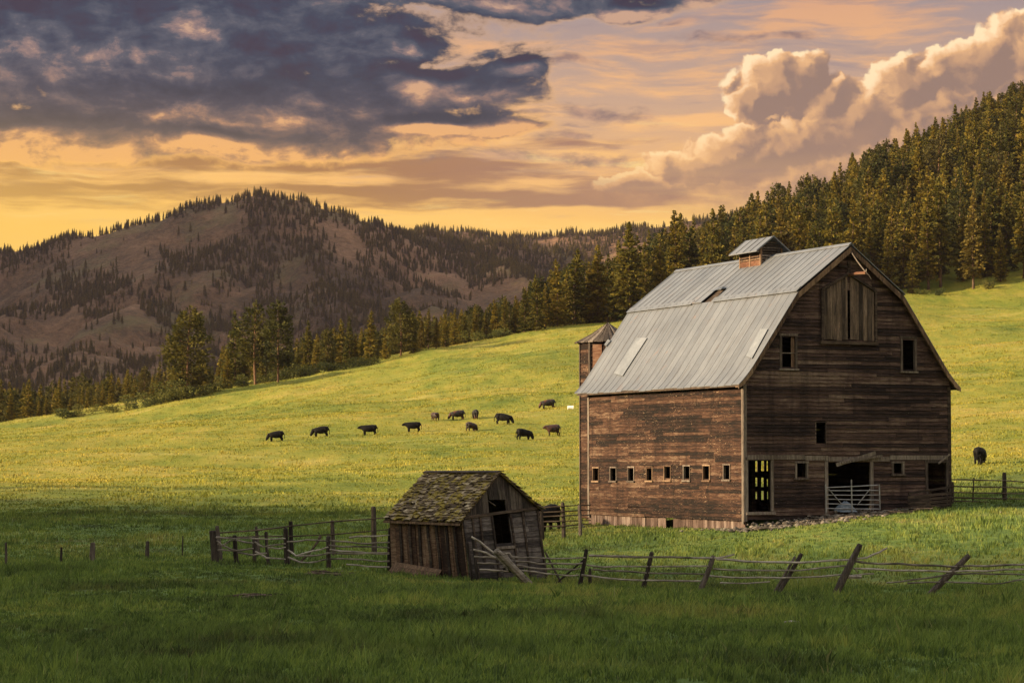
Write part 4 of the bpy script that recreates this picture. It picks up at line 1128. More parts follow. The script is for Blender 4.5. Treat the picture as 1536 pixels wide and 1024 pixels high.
# long wall: upright boards with gaps and battens; its own slant comes from the racked corners
nl=np.cross(A0-Lb,z_);nl/=np.linalg.norm(nl)
if nl[1]>0: nl=-nl
mb=MB();u=0.
while u<1:
    w=rr.uniform(.05,.085);e=min(1,u+w)
    o_=rr.uniform(-.01,.015);v0=rr.uniform(-.02,.03)
    quadboard(mb,[bil(Lb,A0,At,Lt,u,v0)+nl*o_,bil(Lb,A0,At,Lt,e-.006,v0)+nl*o_,bil(Lb,A0,At,Lt,e-.006,1)+nl*o_,bil(Lb,A0,At,Lt,u,1)+nl*o_],nl,.03,rr.random())
    u=e
mb.build('side_wall',woodmat('shed_side',[(.026,.014,.010),(.080,.045,.028),(.155,.090,.056),(.25,.17,.11)],True,.3,sc_=1.6),shed)
for u in (.13,.27,.40,.52,.64,.76,.87):
    mb=MB();u2=u+.012
    pts=[bil(Lb,A0,At,Lt,u2+rr.uniform(-.008,.008),v)+nl*.05 for v in (0.0,.35,.7,.99)]
    for q0,q1 in zip(pts[:-1],pts[1:]): quadboard(mb,[q0,q0+(A0-Lb)*.028,q1+(A0-Lb)*.028,q1],nl,.045,rr.random()*.4)
    mb.build('batten',DARKW,shed)
nf=np.cross(Rb-A0,z_);nf/=np.linalg.norm(nf)
if nf[1]>0: nf=-nf
# gable end: lapped boards below, upright boards above, door-shaped hole
SHF=woodmat('shed_front',[(.018,.014,.013),(.05,.040,.036),(.095,.078,.070),(.17,.145,.13)],True,.25,(.22,.16,.13),sc_=1.4)
SHV=woodmat('shed_gable',[(.020,.016,.013),(.055,.042,.034),(.10,.08,.062),(.17,.14,.11)],False,.25,sc_=1.5)
def fr(u,v): return bil(A0,Rb,Rt,At,u,v)
mb=MB();nr=14
for k in range(nr):
    v0=k/nr;v1=(k+1)/nr
    segs=[(0,1)]
    if v0>.50: segs=[(0,.385-.0*v0),(.60,1)] if v0<.97 else segs
    if v0<.28: segs=[(0,.44),(.56,1)] if rr.random()<.5 else segs
    for s0,s1 in segs:
        s=s0
        while s<s1-.01:
            e=min(s1,s+rr.uniform(.2,.5));
            if s1-e<.1:e=s1
            quadboard(mb,[fr(s+.002,v0-.004)+nf*.02,fr(e-.002,v0-.004)+nf*.02,fr(e-.002,v1)+nf*.0,fr(s+.002,v1)+nf*.0],nf,.02,rr.random());s=e
mb.build('front_wall',SHF,shed)
for u,v0,v1 in ((.10,0,1),(.36,.0,1),(.61,0,1),(.77,0,1),(.2,.3,1),(.98,0,1)):
    mb=MB();pts=[fr(u+rr.uniform(-.006,.006),v)+nf*.045 for v in (v0,(v0+v1)/2,v1-.01)]
    for q0,q1 in zip(pts[:-1],pts[1:]): quadboard(mb,[q0,q0+(Rb-A0)*.022,q1+(Rb-A0)*.022,q1],nf,.035,rr.random()*.5)
    mb.build('batten',DARKW,shed)
mb=MB();quadboard(mb,[fr(.37,.49)+nf*.05,fr(.62,.49)+nf*.05,fr(.62,.53)+nf*.05,fr(.37,.53)+nf*.05],nf,.05,.8);mb.build('sill',TRIMW,shed)
mb=MB();quadboard(mb,[At+nf*.03,Rt+nf*.03,Rt+nf*.03+z_*.09,At+nf*.03+z_*.09],nf,.05,.6);mb.build('tie_board',DARKW,shed)
mb=MB();u=0.
uR=np.dot(RFt-At,Rt-At)/np.dot(Rt-At,Rt-At)
def gtop(u): return At+(Rt-At)*u+ (RFt-At-(Rt-At)*uR)*(u/uR if u<uR else (1-u)/(1-uR))
while u<1:
    w=rr.uniform(.06,.10);e=min(1,u+w)
    for (c0,c1) in [(u,min(e,uR)),(max(u,uR),e)]:
        if c1-c0<.005: continue
        b0=At+(Rt-At)*c0+z_*.02;b1=At+(Rt-At)*c1+z_*.02;t0=gtop(c0);t1=gtop(c1)
        if .33<(c0+c1)/2<.555:
            cutz=(at(740,749,A0[1]+1)[2]);
            if t0[2]<cutz+.05: continue
            b0=b0.copy();b1=b1.copy();b0[2]=b1[2]=cutz
        if t0[2]-b0[2]<.02 and t1[2]-b1[2]<.02: continue
        quadboard(mb,[b0,b1-(Rt-At)*.004,t1,t0],nf,.025,rr.random())
    u=e
mb.build('gable_boards',SHV,shed)
mb=MB();mb.tube([at(733,751,A0[1]+.85),at(743,758,A0[1]+1.05)],.015,5,.9);mb.build('stray_lath',TRIMW,shed)
for nm,(a,b,c_,d) in (('rear_wall',(Bb,Lb,Lt,Bt)),('far_wall',(Rb,Bb,Bt,Rt))):
    mb=MB();n2=np.cross(b-a,z_);n2/=np.linalg.norm(n2)
    for k in range(10): quadboard(mb,[bil(a,b,c_,d,k/10,0),bil(a,b,c_,d,(k+.97)/10,0),bil(a,b,c_,d,(k+.97)/10,1),bil(a,b,c_,d,k/10,1)],n2,.02,rr.random())
    mb.build(nm,DARKW,shed)
mb=MB();quadboard(mb,[Bt,Lt,RBk,RBk+(Bt-Lt)*.001],np.array([0,1,0]),.02,.3);mb.build('rear_gable',DARKW,shed)
# shakes
def shakes(E0,E1,R1,R0,nrow,name,seed,wmin=.045,wmax=.10):
    r4=random.Random(seed);nn=np.cross(E1-E0,R0-E0);nn/=np.linalg.norm(nn)
    if nn[2]<0: nn=-nn
    mb=MB();quadboard(mb,[E0,E1,R1,R0],-nn,.03,.05)
    for k in range(nrow):
        v0=k/nrow;v1=v0+1.35/nrow;u=-.012+r4.uniform(0,.02)
        while u<1.01:
            w=r4.uniform(wmin,wmax);e=min(1.012,u+w);dv=r4.uniform(-.025,.02)
            if r4.random()>.03:
                up=.018+.022*r4.random();tw=r4.uniform(-.02,.02)
                a=bil(E0,E1,R1,R0,u,max(-.035,v0+dv));b=bil(E0,E1,R1,R0,e-.004,max(-.035,v0+dv+tw));c_=bil(E0,E1,R1,R0,e-.004,min(1,v1));d=bil(E0,E1,R1,R0,u,min(1,v1))
                curl=r4.uniform(.0,.035)
                quadboard(mb,[a+nn*(.03+curl+.02),b+nn*(.03+curl+.02*r4.random()),c_+nn*.01,d+nn*.01],nn,up,r4.random())
            u=e
    return mb.build(name,MOSS,None)
ext=(At-Lt)*.055
E0=Lt-ext*.6+nl*.16-z_*.12;E1=At+ext*.3+nl*.16-z_*.12
rs=shakes(E0,E1,RFt+ext*.5+z_*.05,RBk-ext*.4+z_*.05,18,'shake_roof',5,.028,.075);rs.parent=shed;rs.location=-Vector(shed.location)
G0=Bt-ext*.4+(Rt-At)*.05-z_*.06;G1=Rt+ext*.7+(Rt-At)*.045-z_*.06
rs=shakes(G1,G0,RBk-ext*.4+z_*.05,RFt+ext*.6+z_*.05,11,'shake_roof',8);rs.parent=shed;rs.location=-Vector(shed.location)
mb=MB();quadboard(mb,[E0-z_*.02,E1-z_*.02,E1-z_*.10,E0-z_*.10],nl,.03,.5);mb.build('eave_board',RAKEW,shed)
mb=MB()
for a,b in ((RBk-ext*.5,RFt+ext*.6),):
    nn=np.cross(b-a,z_);nn/=np.linalg.norm(nn)
    mb.box(a+nn*.005+z_*.085,b-a,-nn*.16,-z_*.0-nn*.0+z_*.03,.2);mb.box(a-nn*.005+z_*.10,b-a,nn*.16-z_*.05,z_*.03,.3)
mb.build('ridge_board',DARKW,shed)
# plank panel leaning at the foot of the long wall
pn=empty('leaning_panel',tuple(Lb),label='old plank panel propped against the foot of the shed\'s long wall',cat='panel')
Q=[bil(Lb,A0,At,Lt,.04,0.0)+nl*.42,bil(Lb,A0,At,Lt,.70,-.01)+nl*.40,bil(Lb,A0,At,Lt,.72,.17)+nl*.16,bil(Lb,A0,At,Lt,.10,.235)+nl*.16]
for k in range(3):
    mb=MB();a,b,c_,d=[bil(Q[0],Q[1],Q[2],Q[3],uu,vv) for uu,vv in ((0+.01*k,k/3+.01),(1,k/3+.01),(1,(k+1)/3-.02),(.01*k,(k+1)/3-.02))];quadboard(mb,[a,b,c_,d],nl,.03,rr.random()*.6+.3);mb.build('board',RAKEW,pn)
# ---------------------------------------------------------------- fences
def wob(p0,p1,n=5,amp=.035,sag=.0,seed=0):
    r5=random.Random(seed);out=[]
    for k in range(n+1):
        u=k/n;q=p0+(p1-p0)*u;j=amp*math.sin(math.pi*u)**.5 if 0<k<n else amp*.3
        out.append(q+np.array([r5.uniform(-j,j)*.4,r5.uniform(-j,j)*.4,r5.uniform(-j,j)-sag*4*u*(1-u)]))
    return out
sd=[100]
def polyrail(pts,Y,r=.035,mat=RAILW,name='rail',par=None,amp=.022,taper=.75,dY=0.):
    """a rail through measured points (px,py[,Y])"""
    sd[0]+=1;P_=[at(q[0],q[1],(q[2] if len(q)>2 else Y)) for q in pts];out=[]
    for a,b in zip(P_[:-1],P_[1:]):
        n=max(2,int(np.linalg.norm(b-a)/.5));w_=wob(a,b,n,amp,0,sd[0]+len(out));out+=w_[:-1]
    out.append(P_[-1]);m_=len(out);random.seed(sd[0])
    mb=MB();mb.tube(out,[r*(1-(1-taper)*k/m_)*random.uniform(.85,1.15) for k in range(m_)],6,random.uniform(.2,.9),jit=.12)
    return mb.build(name,mat,par)
def post(px0,py0,px1,py1,Y,w=.09,par=None,name='post',mat=POSTW,dY=0.,**k):
    """from top (px0,py0) to foot (px1,py1); foot sunk in the ground"""
    sd[0]+=1;random.seed(sd[0]);T_=at(px0,py0,Y+dY);B=at(px1,py1,Y);B2=B+(B-T_)*.0-z_*.0;g=gz(B[0],B[1])
    if B2[2]>g-.15: B2=B2+(B-T_)/max(.05,(T_-B)[2])*(B2[2]-g+.2)
    mid=(T_+B2)/2+np.array([random.uniform(-.02,.02),0,0])
    mb=MB();mb.tube([B2,mid,T_-(T_-B2)*.03,T_],[w*1.05,w,w*.88,w*.62],8,random.random(),jit=.14);return mb.build(name,mat,par,**k)
def fence(Y,px,label,cat='fence',group=None):
    q=at(px,850,Y);q[2]=gz(q[0],q[1]);return empty('rail_fence',tuple(q),label=label,cat=cat,group=group)
# right front run
YF=76.0
f1=fence(YF,1060,'broken split-rail fence with tilted posts running right from the shed')
post(880,823,871.5,869,YF,.075,f1);post(885,852,886,870,YF+.3,.06,f1);post(978,827,967,871,YF,.085,f1);post(1071,833,1054.5,874,YF,.095,f1)
post(1202.5,830,1179,869,YF,.075,f1,dY=.2);post(1193,834,1186,846,YF+.1,.05,f1);post(1290.5,815.5,1262,873.5,YF-.2,.115,f1);post(1454,832,1413,873,YF,.10,f1)
post(818,828,837.5,865,YF+.5,.035,f1,'brace');post(877,838,849.5,861,YF+.1,.03,f1,'brace')
for pts,r in [([(883,833),(934,834.5),(978,835),(1065,837)],.045),([(1040,837),(1075,836.5),(1102,831)],.034),([(880,847),(905,850),(979,849),(1063,848.5)],.034),
 ([(889,853.5),(930,856),(966,858.5),(1060,860.5)],.036),([(872,862),(905,866),(964,870),(1051,871)],.036),([(1074,838),(1120,841.5),(1200,843.5),(1273,839),(1287,837)],.044),
 ([(1070,852.5),(1120,855),(1200,855),(1268,848)],.038),([(1064,863),(1110,866.5),(1200,865.5),(1267,861)],.036),([(1080,874),(1120,874.5),(1155,872)],.028),
 ([(1280,840),(1300,836),(1318,828),(1331,821.5)],.040),([(1279,840.5),(1300,844),(1349,845),(1380,847.5),(1430,849.5),(1480,848.5),(1536,846.5),(1600,845)],.042),
 ([(1282,852),(1340,855),(1423,857),(1480,856),(1536,853),(1600,851)],.036),([(1330,873.5),(1370,869),(1414,863),(1440,860),(1490,860.5),(1536,861.5),(1600,861)],.034),
 ([(1361,874),(1420,872.5),(1470,874),(1490,875),(1515,872),(1536,868.5),(1600,864)],.030),([(1262,864),(1285,862),(1311,860)],.032),
 ([(1265,864.5),(1292,864.5)],.075),([(1279,851),(1287,858)],.022),
 ([(765,834),(800,836),(862,837),(878,836)],.034),([(773,841),(810,845),(862,846),(874,844)],.034),([(775,847),(815,853),(862,854),(872,852)],.034),([(782,855),(820,860),(849,862.5),(868,862)],.030)]:
    polyrail(pts,YF-.05,r,par=f1)
# log heap at the shed corner
f2=fence(75.5,745,'tangle of fallen rails and a thick leaning log beside the shed doorway','fallen rails')
YL=75.6
post(743,825,779,861,YL,.125,f2,'log',RAILW,dY=-.4)
for pts,r in [([(707,805),(720,812),(741,829),(762,855)],.04),([(710,824),(730,829),(744,836)],.036),([(711,834),(730,835),(747,838)],.034),([(716,844),(735,844),(754,845.5)],.034),([(719,854),(740,855),(763,856.5)],.034),([(757,829),(772,848),(789,866)],.045),([(752,832),(764,829),(771,838)],.04)]:
    polyrail(pts,YL,r,par=f2)
for a in ((701,812,707,862),(709,807,716,866)): post(*a,YL+.9,.05,f2)
# corral on the left, front run
YC=84.
f3=fence(YC,450,'sagging split-rail corral fence running left from the shed')
post(319.5,795,322,830,YC,.15,f3);post(325.5,788,329,828,YC+1.5,.085,f3);post(352,802,354,832,YC,.085,f3);post(380.5,804,381,833,YC,.075,f3);post(399,797,402,837,YC,.065,f3)
post(428,791,430.5,841,YC-.6,.10,f3);post(492.5,803,493.5,846,YC-1.4,.085,f3);post(585,791,584,856,YC-2.2,.075,f3)
yy=lambda px: YC-(px-320)/265*2.4
def R3(pts,r=.036): polyrail([(a,b,yy(a)-.05) for a,b in pts],YC,r,par=f3,amp=.03)
for pts in ([(324,805),(350,807),(381,807),(428,807)],[(325,811),(333,818),(345,811),(352,808)],[(327,815),(340,820),(354,825)],[(327,824),(352,826),(380,822)],[(354,809),(380,814)],[(356,828),(381,832),(400,829)],[(382,812),(395,820),(428,815)],[(402,821),(415,822),(428,820)],[(383,827),(400,836),(428,838)],
  [(431,812),(460,809),(492,811)],[(432,824),(444,833),(470,826),(492,820)],[(445,833),(470,833),(492,829.5)],[(432,835),(450,843),(475,842),(492,838)],[(495,810),(520,812),(550,815),(584,813)],[(494,818),(530,819),(584,821)],[(495,824),(530,827),(560,830),(584,830)],[(495,838),(530,838),(560,841),(584,841)],[(520,846),(550,849),(584,850)],[(524,806),(550,804),(584,802)],[(490,829),(540,830),(584,829)]): R3(pts)
polyrail([(481,803),(477,812),(463,830),(451,842)],YC-.9,.055,par=f3,mat=DARKW)
# back run of the corral, behind the shed to the barn corner
YB=93.
f4=fence(YB,560,'two-rail back fence of the corral, passing behind the shed')
yb=lambda px: YB+(px-325)/260*3.
for (a,b,c_,d,w) in ((384,789,386,813,.07),(435.5,781,438,830,.09),(498.5,780,500,811,.085),(560,759,561,811,.115)): post(a,b,c_,d,yb(a),w,f4)
polyrail([(a,b,yb(a)-.1) for a,b in ((329,799),(384,795),(440,788),(500,782),(560,778),(590,774))],YB,.035,DARKW,par=f4,amp=.012)
polyrail([(a,b,yb(a)-.1) for a,b in ((329,806),(384,804),(440,804),(500,801),(560,796),(590,793))],YB,.033,DARKW,par=f4,amp=.012)
YD=104.
f5=fence(YD,845,'dark five-rail fence between the shed and the left corner of the barn')
for (a,b,c_,d) in ((844,753,845,792),(869,757,870,789),(812,758,813,792)): post(a,b,c_,d,YD,.085,f5)
for k,(y0,y1) in enumerate(((759,757),(766.5,765),(773.5,772),(781,780),(788.5,785))): polyrail([(800,y0+2,YD),(845,y0,YD-.1),(886,y1,YD+.5)],YD,.036,DARKW,par=f5,amp=.02)
polyrail([(868,781,YD+.4),(876,790,YD)],YD,.04,RAILW,par=f5);
# right of the barn
YR=110.
f6=fence(YR,1500,'dark six-rail fence meeting the right edge of the barn')
post(1506.5,708,1507.5,765,YR,.11,f6);post(1461,716,1459.5,745,YR+.1,.035,f6);post(1571,706,1572,764,YR,.11,f6);post(1429,722,1429,762,YR,.07,f6)
for y0,y1,y2 in ((719,720.5,723),(729,730.5,731.5),(738,739.5,740),(746,747.5,748.5),(751,753.5,756),(758.5,761.5,757)):
    polyrail([(1427,y0,YR-.05),(1470,(y0+y1)/2,YR),(1507,y1,YR-.12),(1540,y2,YR),(1575,y2+.5,YR-.1)],YR,.036,DARKW,par=f6,amp=.014)
# old posts standing free at the left
for i,(px,y0,y1,w,lb) in enumerate([(8.5,813,852,.045,'thin dark fence post standing nearest the left edge of the photo'),(91.5,820,847,.045,'short thin post, second of the loose posts from the left'),(139,813,842,.095,'stout dark post, third of the loose posts from the left'),
  (221,811,837,.075,'squat thick post standing alone between the stout post and the corral'),(274,803,834,.028,'slender stake standing alone just left of the corral')]):
    q=hit(px,y1,40,140);o=None
    Y_=q[1];e=post(px+.5,y0,px,y1,Y_,w,None,'fence_post',POSTW,label=lb,cat='post',group='loose posts left of the corral')
# wires between them
# ---------------------------------------------------------------- rubble, stones, trough
m,t=newmat('field_stone');tn=S(t,t.node('ShaderNodeAttribute',attribute_name='tone').outputs['Fac']);n=t.noise(t.node('ShaderNodeTexCoord').outputs['Object'],5,5,.7)
STONE=finish(m,t,t.ramp(t.lin(tn*.6+n*.5,.2,.9),[(0,(.04,.033,.026)),(.5,(.10,.083,.066)),(1,(.22,.19,.155))]),.9,n,.5,.05)
def stone(mb,c_,r,rg_,tone):
    bm=bmesh.new();bmesh.ops.create_icosphere(bm,subdivisions=1,radius=1)
    sq=rg_.uniform(.45,1.,3)*r;sq[2]*=.6;a=rg_.uniform(0,6.3);ca,sa=math.cos(a),math.sin(a)
    vs=[]
    for v in bm.verts:
        j=rg_.uniform(.75,1.2);x,y,z=v.co.x*sq[0]*j,v.co.y*sq[1]*j,v.co.z*sq[2]*j;vs.append((c_[0]+x*ca-y*sa,c_[1]+x*sa+y*ca,c_[2]+z))
    mb.poly(vs,[tuple(v.index for v in f.verts) for f in bm.faces],tone);bm.free()
rg6=np.random.default_rng(66);mb=MB()
for k in range(620):
    u=rg6.random();a=-.9+u*9.2;wd=.35+.9*math.sin(min(1,u*1.15)*math.pi)**.7
    d=.10+abs(rg6.normal())*wd*.75
    q=BP(a,-d,0);gq=gz(q[0],q[1]);r=rg6.uniform(.06,.17)*(1.25 if rg6.random()<.12 else 1)
    stone(mb,(q[0],q[1],gq+r*.25+max(0,.30-d*.25)*rg6.random()*(1 if .1<u<.8 else .3)),r,rg6,rg6.random())
for k in range(60):
    b_=rg6.uniform(-.4,3.2);q=BP(-rg6.uniform(.1,.9),b_,0);gq=gz(q[0],q[1]);r=rg6.uniform(.05,.14);stone(mb,(q[0],q[1],gq+r*.2),r,rg6,rg6.random())
mb.build('rubble',STONE,kind='stuff')
r7=random.Random(3);mb=MB()
for k in range(46):
    a=r7.uniform(-.6,8.2);d=r7.uniform(.2,1.5);q=BP(a,-d,0);th_=r7.uniform(-.5,.5);L_=r7.uniform(.3,1.);gq=gz(q[0],q[1])
    mb.box((q[0],q[1],gq+.06+r7.random()*.12),np.array([math.cos(th_)*L_,math.sin(th_)*L_,r7.uniform(-.06,.06)]),np.array([-math.sin(th_)*.09,math.cos(th_)*.09,0]),np.array([0,0,.03]),r7.random())
mb.build('broken_boards',TRIMW,kind='stuff')
def pebble(px,py,r,lb,name='stone',cat='stone',sq=1.):
    q=hit(px,py);mb=MB();stone(mb,(0,0,r*.25),r,rg6,.95);o=mb.build(name,STONE,None,label=lb,cat=cat);o.location=q;o.scale=(1.5,1,sq);return o
pebble(1187,938,.17,'pale flat stone lying in the foreground grass below the tilted fence post')
pebble(1023,797.5,.14,'pale stone in the grass just below the plinth of the barn')
pebble(1501,768.5,.07,'small white stone in the grass below the six-rail fence')
# fallen rotten wood in front of the corral
def debris(px0,px1,py,n,lb,seed,spread=.5):
    r8=random.Random(seed);q0=hit(px0,py);q1=hit(px1,py);e=empty('branch_litter',tuple((q0+q1)/2),label=lb,cat='dead wood')
    for k in range(n):
        u=r8.random();c_=q0+(q1-q0)*u+np.array([0,r8.uniform(-spread,spread),0]);c_[2]=gz(c_[0],c_[1])+r8.uniform(.02,.07);th_=r8.uniform(-.35,.35);L_=r8.uniform(.25,.9)
        d=np.array([math.cos(th_),math.sin(th_),r8.uniform(-.1,.12)])*L_/2;mb=MB();mb.tube([c_-d,c_+z_*.03,c_+d],[.02,.032,.014],5,r8.random());mb.build('branch',DARKW,e)
debris(470,545,862,26,'scatter of rotten dark wood in the grass in front of the corral',1,1.6)
debris(345,440,897,10,'thin line of dead sticks lying in the grass at the lower left',2,.4)
m,t=newmat('white_plastic');WH=finish(m,t,(.75,.75,.72),.4)
q=hit(856,614,200,400);tb=empty('salt_tub',tuple(q),label='small white tub lying in the pasture just left of the barn eave',cat='tub')
mb=MB();mb.tube([q+np.array([-.42,0,.25]),q+np.array([-.38,0,.25]),q+np.array([.3,0,.25])],[.22,.27,.27],12,.5);mb.build('drum',WH,tb)
mb=MB();mb.tube([q+np.array([.3,0,.25]),q+np.array([.38,0,.25])],[.30,.30],12,.5);mb.build('lid',WH,tb)
# ---------------------------------------------------------------- cattle
m,t=newmat('black_coat');n=t.noise(t.node('ShaderNodeTexCoord').outputs['Object'],3,4,.6);COATB=finish(m,t,t.ramp(n,[(.35,(.0025,.002,.002)),(.7,(.006,.005,.004))]),.75,n,.2,.02,spec=.15)
def coat(name,a,b,th_):
    m,t=newmat(name);p=t.node('ShaderNodeTexCoord').outputs['Object'];n=t.noise(p,1.6,4,.55);return finish(m,t,t.mix(t.ss(n,th_-.05,th_+.06),a,b),.6,spec=.35)
COATR=coat('brown_black_coat',(.006,.005,.004),(.085,.026,.012),.53)
COATD=coat('dark_brown_coat',(.012,.008,.006),(.05,.018,.011),.45)
def cow_mesh(pose):
    # faces -X; feet on z=0; withers 1.35 m. vertices: (x,y,z,rx,ry-ish)
    V=[];E=[];Rd=[]
    def add(p,r,par=None):
        V.append(p);Rd.append((r[0]*1.12,r[1]*1.12));i=len(V)-1
        if par is not None: E.append((par,i))
        return i
    hip=add((.62,0,.98),(.40,.42));b1=add((.22,0,.90),(.45,.46),hip);b2=add((-.22,0,.90),(.45,.46),b1);sh=add((-.60,0,.96),(.42,.40),b2)
    rump=add((.90,0,1.02),(.32,.32),hip)
    if pose=='graze':
        n1=add((-.88,0,.86),(.31,.27),sh);n2=add((-1.08,0,.60),(.23,.20),n1);h1=add((-1.20,0,.36),(.19,.17),n2);h2=add((-1.30,0,.13),(.13,.12),h1)
    elif pose=='turn':
        n1=add((-.84,.12,1.06),(.30,.26),sh);n2=add((-.98,.36,1.14),(.22,.20),n1);h1=add((-1.02,.58,1.15),(.19,.17),n2);h2=add((-1.06,.86,1.02),(.12,.11),h1)
    else:
        n1=add((-.88,0,1.06),(.31,.28),sh);n2=add((-1.12,0,1.12),(.24,.22),n1);h1=add((-1.32,0,1.12),(.19,.18),n2);h2=add((-1.60,0,.96),(.12,.11),h1)
    for sx,(ky,st) in ((1,(.0,.08)),(-1,(.0,-.06))):
        y=.20*sx
        k1=add((-.60,y,.60),(.17,.15),sh);k2=add((-.61+st,y,.34),(.10,.10),k1);k3=add((-.60+st,y,.12),(.075,.075),k2);add((-.64+st,y,.02),(.08,.07),k3)
        q1=add((.70,y,.68),(.24,.18),hip);q2=add((.64-st,y,.50),(.14,.11),q1);q3=add((.82-st,y,.38),(.10,.085),q2);q4=add((.77-st,y,.12),(.075,.075),q3);add((.73-st,y,.02),(.08,.07),q4)
    t1=add((1.10,0,.95),(.05,.05),rump);t2=add((1.15,0,.6),(.03,.03),t1);add((1.14,0,.32),(.06,.06),t2)
    hp=np.array(V[h1])
    if pose=='turn': ea=[(.16,.02,.10),(-.16,-.02,.10)]
    else: ea=[(0.04,.20,.08),(.04,-.20,.08)]
    for e_ in ea:
        e1=add(tuple(hp+np.array(e_)*.7),(.05,.04),h1);add(tuple(hp+np.array(e_)*1.45),(.035,.05),e1)
    add((.10,0,.62),(.22,.22),b1)
    me=bpy.data.meshes.new('cow_'+pose);me.from_pydata(V,E,[]);o=bpy.data.objects.new('tmp',me);COL.objects.link(o)
    md=o.modifiers.new('s','SKIN');o.modifiers.new('u','SUBSURF').levels=1
    for v,r in zip(me.skin_vertices[0].data,Rd): v.radius=r
    me.skin_vertices[0].data[0].use_root=True
    dg=bpy.context.evaluated_depsgraph_get();dg.update();m2=bpy.data.meshes.new_from_object(o.evaluated_get(dg));bpy.data.objects.remove(o)
    m2.polygons.foreach_set('use_smooth',[True]*len(m2.polygons));m2.name='cow';return m2
CM={k:cow_mesh(k) for k in ('graze','stand','turn')}
def cow(px,py,hd,pose,mat,hpx,lb,Y=None,sc_=1.):
    q=hit(px,py,60,450) if Y is None else np.array([*at(px,py,Y)[:2],0]);q[2]=gz(q[0],q[1])
    me=CM[pose].copy();me.materials.clear();me.materials.append(mat)
    o=link('cow',me,label=lb,cat='cow',group='cattle grazing in the pasture');h=hpx/F*q[1];k=h/1.36
    o.location=(q[0],q[1],q[2]-.02);o.scale=(k*sc_,k,k);o.rotation_euler=(0,-math.radians(2),R(hd));print('cow',px,np.round(q,1),round(k,2))
# heading in degrees: 0 faces left, 180 faces right, 90 faces the viewer, -90 faces away
cow(414,661.5,8,'graze',COATB,15.5,'black cow grazing at the far left end of the herd')
cow(481,655,5,'graze',COATB,16,'black cow with its head low, second from the left')
cow(554,652.5,3,'stand',COATB,15.5,'black cow with raised head facing left, third from the left')
cow(620,647.5,4,'stand',COATB,15,'black cow walking left with level head, fourth from the left')
cow(653,630.6,125,'turn',COATD,12.5,'small dark brown calf looking right above the fourth cow')
cow(686,629.5,8,'graze',COATR,14.5,'black cow with brown neck grazing left beside the small calf')
cow(713,628.5,-80,'graze',COATR,14.5,'cow with a reddish rump seen from behind')
cow(707,646.5,-130,'graze',COATD,14,'brown cow grazing below the two beside the calf')
cow(755,636,172,'graze',COATB,16.5,'round black cow grazing to the right in the middle of the herd')
cow(786,659.5,210,'graze',COATB,17,'lowest black cow of the herd, head down to the right')
cow(830,653.5,12,'stand',COATD,17,'dark cow standing side-on nearest the barn',sc_=.82)
cow(822,613,5,'graze',COATR,14.5,'brown-patched cow grazing highest up the pasture')
cow(1470,697,248,'graze',COATB,27,'lone black cow grazing right of the barn above the fence')
cow(821,790,60,'graze',COATB,40,'black cow half hidden behind the shed and the rail fence',Y=112)
# ---------------------------------------------------------------- grass: bent blades in tufts, thinning with distance
rg=np.random.default_rng(21)
def scatter(y0,y1,n,pw):
    u=rg.random(n)
    Y=(y0**pw+u*(y1**pw-y0**pw))**(1/pw)
    hw=Y*.226+1.2;X=rg.uniform(-1,1,n)*hw
    return X,Y
def footprint(X,Y):
    """not inside the buildings"""
    P_=np.stack([X-C0[0],Y-C0[1]],1);a=P_@g_[:2];b=P_@s_ax[:2]
    ins=(a>-.06)&(a<BW+.05)&(b>-.05)&(b<BL)
    ins|=(a>.2)&(a<7.6)&(b<=0)&(b>-1.)&(rg.random(len(X))<.8)
    ins|=np.hypot(X-sx,Y-sy)<1.5
    e1=(Lb-A0)[:2];e2=(Rb-A0)[:2];M=np.linalg.inv(np.stack([e1,e2],1));w_=(M@np.stack([X-A0[0],Y-A0[1]]))
    ins|=(w_[0]>.02)&(w_[0]<.98)&(w_[1]>.02)&(w_[1]<.98)
    return ins
VV=[];TT=[];nb_tot=0
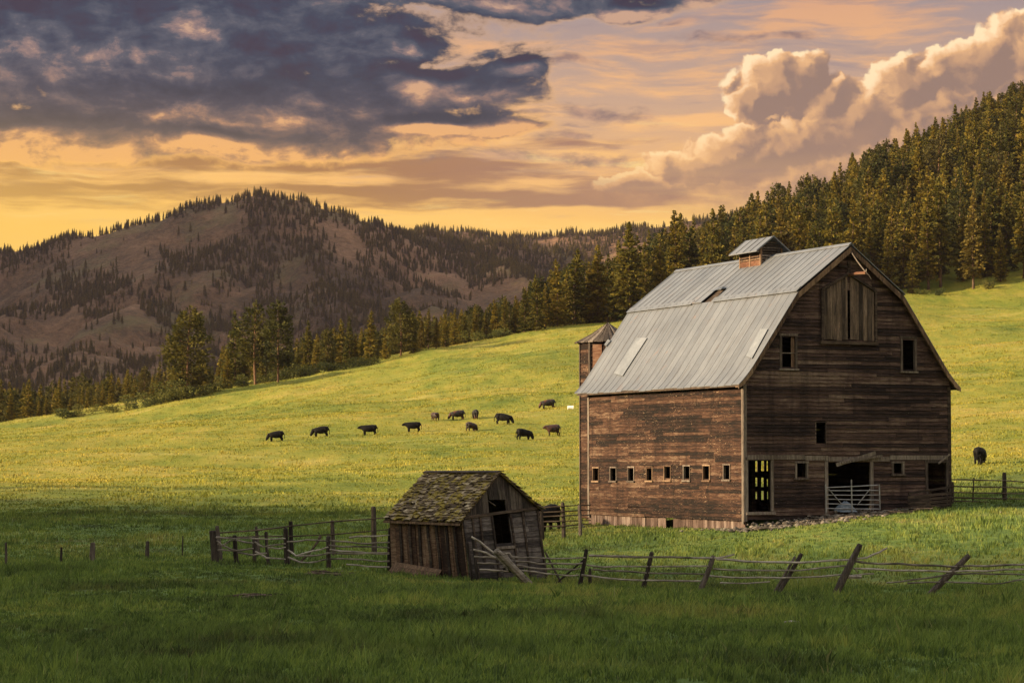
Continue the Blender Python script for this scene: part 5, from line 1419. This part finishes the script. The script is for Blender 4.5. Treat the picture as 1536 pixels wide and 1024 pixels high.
def blades(X,Y,nb,h,w,spread,tall=0.):
    ok=~footprint(X,Y);X,Y=X[ok],Y[ok];n=len(X);Z=ground(X,Y)
    patch=vnoise(X/2.6,Y/5.,3)*.6+vnoise(X/.9,Y/1.4,4)*.4
    hs=h*(.30+1.5*patch**1.8)*rg.uniform(.7,1.3,n)
    hs=hs*np.where(rg.random(n)<tall,1.7,1.)
    tone0=rg.uniform(0,.7,n)+(patch-.5)*.3
    X=np.repeat(X,nb);Y=np.repeat(Y,nb);Z=np.repeat(Z,nb);H=np.repeat(hs,nb)*rg.uniform(.5,1.15,n*nb);T=np.clip(np.repeat(tone0,nb)+rg.uniform(-.15,.45,n*nb),0,.8);T=np.where(rg.random(n*nb)<.012,.93,T)
    N=n*nb;a=rg.uniform(0,2*np.pi,N);r=rg.uniform(0,spread,N)
    X=X+np.cos(a)*r;Y=Y+np.sin(a)*r
    b=rg.uniform(0,2*np.pi,N);lean=rg.uniform(.1,.75,N)*H;W2=w*rg.uniform(.6,1.3,N)*.5
    dxy=np.stack([np.cos(b)*lean+.10*H,np.sin(b)*lean],1)
    c_=rg.uniform(0,2*np.pi,N);sx_=np.cos(c_)*W2;sy_=np.sin(c_)*W2*.5;sx_=np.where(np.abs(sx_)<W2*.5,W2*.6,sx_)
    v0=np.stack([X-sx_,Y-sy_,Z-.03],1);v1=np.stack([X+sx_,Y+sy_,Z-.03],1)
    m0=np.stack([X-sx_*.8+dxy[:,0]*.35,Y-sy_*.8+dxy[:,1]*.35,Z+H*.58],1);m1=np.stack([X+sx_*.8+dxy[:,0]*.35,Y+sy_*.8+dxy[:,1]*.35,Z+H*.58],1)
    t_=np.stack([X+dxy[:,0],Y+dxy[:,1],Z+H*.98],1)
    VV.append(np.stack([v0,v1,m1,m0,t_],1).reshape(-1,3));TT.append(np.repeat(T,5))
X,Y=scatter(25,46,15000,1.0);blades(X,Y,10,.16,.017,.12,.06)
X,Y=scatter(44,80,22000,1.2);blades(X,Y,7,.18,.028,.18,.05)
X,Y=scatter(78,135,26000,1.4);blades(X,Y,5,.17,.038,.28,.03)
X,Y=scatter(130,330,34000,1.2);blades(X,Y,4,.16,.085,.5,.03)
X,Y=scatter(320,590,42000,1.0);blades(X,Y,5,.18,.12,.9,.02)
# coarse weeds, taller clumps
X,Y=scatter(27,140,1500,1.3);blades(X,Y,14,.26,.035,.2,.05)
# ragged grass at the foot of fences and walls
V_=np.concatenate(VV);T_=np.concatenate(TT);nb_=len(V_)//5
print('blades',nb_)
i=np.arange(nb_)[:,None]*5
tri=np.concatenate([i+np.array([[0,1,2]]),i+np.array([[0,2,3]]),i+np.array([[3,2,4]])],1).reshape(-1,3)
link('grass',np_mesh('grass',V_,tri,BLADE,T_),kind='stuff')
make_haze()
